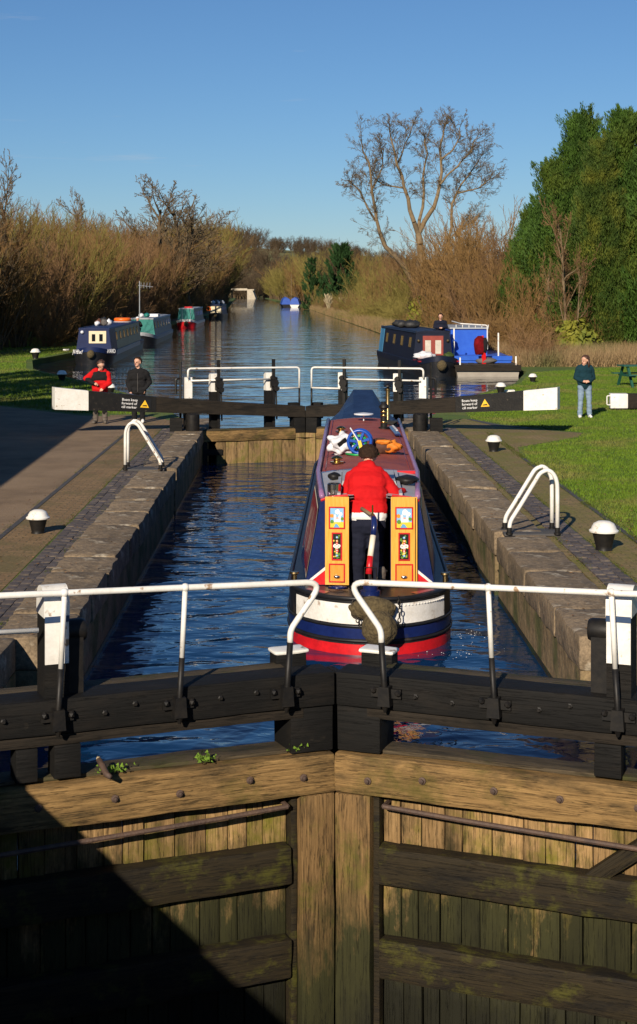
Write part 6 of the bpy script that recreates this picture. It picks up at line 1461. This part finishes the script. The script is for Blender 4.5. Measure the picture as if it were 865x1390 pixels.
for (u, Y, h_, pr, lab) in ((768,82,8.6,'bare2','bare sapling with a tan trunk before the tall conifers'),(786,80,6.0,'bare0','slender bare sapling right of the taller one by the conifers'),(748,84,5.6,'bare1','bare sapling left of the taller one by the conifers')):
    place(pr, 'bare_sapling', (P_(u,Y), Y, 0), (h_/VH[pr]*.6, h_/VH[pr]*.6, h_/VH[pr]), rg.uniform(0,6), lab, 'sapling', None, 'bark_tan', 'twig_red')
for k in range(62):
    Y = rg.uniform(72, 130)**1; u = rg.uniform(560, 870); bx = bank_x(right_edge, Y)
    x = max(P_(u, Y), bx+1.5)
    if Y < 84 and x > 13.0: Y += 8
    place('brush%d' % rg.randrange(3), 'bramble_brush', (x, Y, 0), rg.uniform(.6, 1.15), rg.uniform(0,6), 'low tangled brown brush on the right bank', 'brush', 'low brush on the right bank', twig=rg.choice(('twig_orange','twig_red','twig_brown')))
for k in range(34):
    Y = rg.uniform(130, 330); x = bank_x(right_edge, Y)+rg.uniform(1.2, 5)
    place('brush%d' % rg.randrange(3), 'bramble_brush', (x, Y, 0), rg.uniform(.9, 1.6), rg.uniform(0,6), 'low tangled brown brush on the right bank', 'brush', 'low brush on the right bank', twig=rg.choice(('twig_brown','twig_red','twig_olive')))
# trees beyond, towards the far bridge
for k in range(150):
    Y = 330*(930/330)**rg.random(); u = rg.uniform(285, 580); x = P_(u, Y)
    le, re_ = bank_x(left_edge, Y), bank_x(right_edge, Y)
    if le-4 < x < re_+4: x = re_+rg.uniform(4, 12) if rg.random() < .6 else le-rg.uniform(4, 12)
    if Y > 620 and x < le+1: x -= 13
    s_ = rg.uniform(.9, 1.5)*(.7+Y/800); tw = rg.choice(('twig_brown','twig_olive','twig_olive','twig_far'))
    if x < le: s_ *= 1.7
    place('thicket%d' % rg.randrange(5), 'bushy_tree', (x, Y, 0), (s_*1.25, s_*1.25, s_), rg.uniform(0,6), 'bare bushy tree in the belt beyond the bend of the canal', 'tree', 'bare trees beyond the bend', twig=tw)
for k in range(12):
    Y = 620+k*26; x = bank_x(right_edge, Y)+2+rg.uniform(0,5); s_ = rg.uniform(1.4, 1.9)
    place('thicket%d' % rg.randrange(5), 'willow_tree', (x, Y, 0), (s_*1.5, s_*1.5, s_), rg.uniform(0,6), 'olive willow overhanging the far right bank', 'tree', 'olive willows by the far bridge', twig='twig_olive')
for k in range(150):
    Y = rg.uniform(940, 1420); u = rg.uniform(280, 570); x = P_(u, Y); s_ = rg.uniform(1.2, 2.0)*(1.45 if u < 365 else 1.0 if u < 485 else .55)
    place(rg.choice(('thicket0','thicket1','thicket2','thicket4')), 'far_tree', (x, Y, hz(x, Y)-.5), (s_*1.5, s_*1.5, s_*.9), rg.uniform(0,6), 'far bare tree on the low hill beyond the bridge', 'tree', 'far trees on the hill', twig='twig_far')
# dry reeds and pampas along the right bank (uncountable)
def reeds():
    rng = np.random.default_rng(9); n = 60000; Y = 74*(330/74)**rng.random(n); ex = np.interp(Y, [p[1] for p in right_edge], [p[0] for p in right_edge])
    x = ex+np.abs(rng.normal(0, 1.3, n))-.1; pts = np.stack([x, Y, np.where(x < ex+.2, -.2, 0.0)], 1)
    blades('bank_reeds', pts, .35, 1.15, .03, 'dry_reed', 'dry tawny grass and reeds fringing the right bank', 'reeds', .3, 10)
    n = 22000; u = rng.uniform(690, 880, n); Y = rng.uniform(70, 84, n); x = (u-U0)*Y/F; pts = np.stack([x, Y, np.zeros(n)], 1); pts = pts[x > np.interp(Y, [p[1] for p in right_edge], [p[0] for p in right_edge])+.4]
    blades('rough_grass', pts, .3, 1.0, .03, 'dry_reed', 'tall dry grass between the lawn and the conifers', 'grass', .35, 11)
reeds()
for (u, Y, h_, lab) in ((446, 258, 3.4, 'pale pampas grass clump at the water edge'), (465, 262, 2.6, 'smaller pale pampas clump beside the larger one')):
    x = P_(u, Y); e = empty('pampas_grass', (x, Y, 0), 0, lab, 'pampas grass'); rng = np.random.default_rng(int(u)); m = MB()
    for k in range(90):
        a = rng.uniform(0, 6.28); r_ = rng.uniform(.1, .9); hh = h_*rng.uniform(.5, 1); m.tube([(0,0,0),(r_*.5*math.cos(a), r_*.5*math.sin(a), hh*.7),(r_*math.cos(a), r_*math.sin(a), hh)], [.02,.03,.09 if k % 3 == 0 else .01], 4)
    m.build('plumes', 'pampas', e)
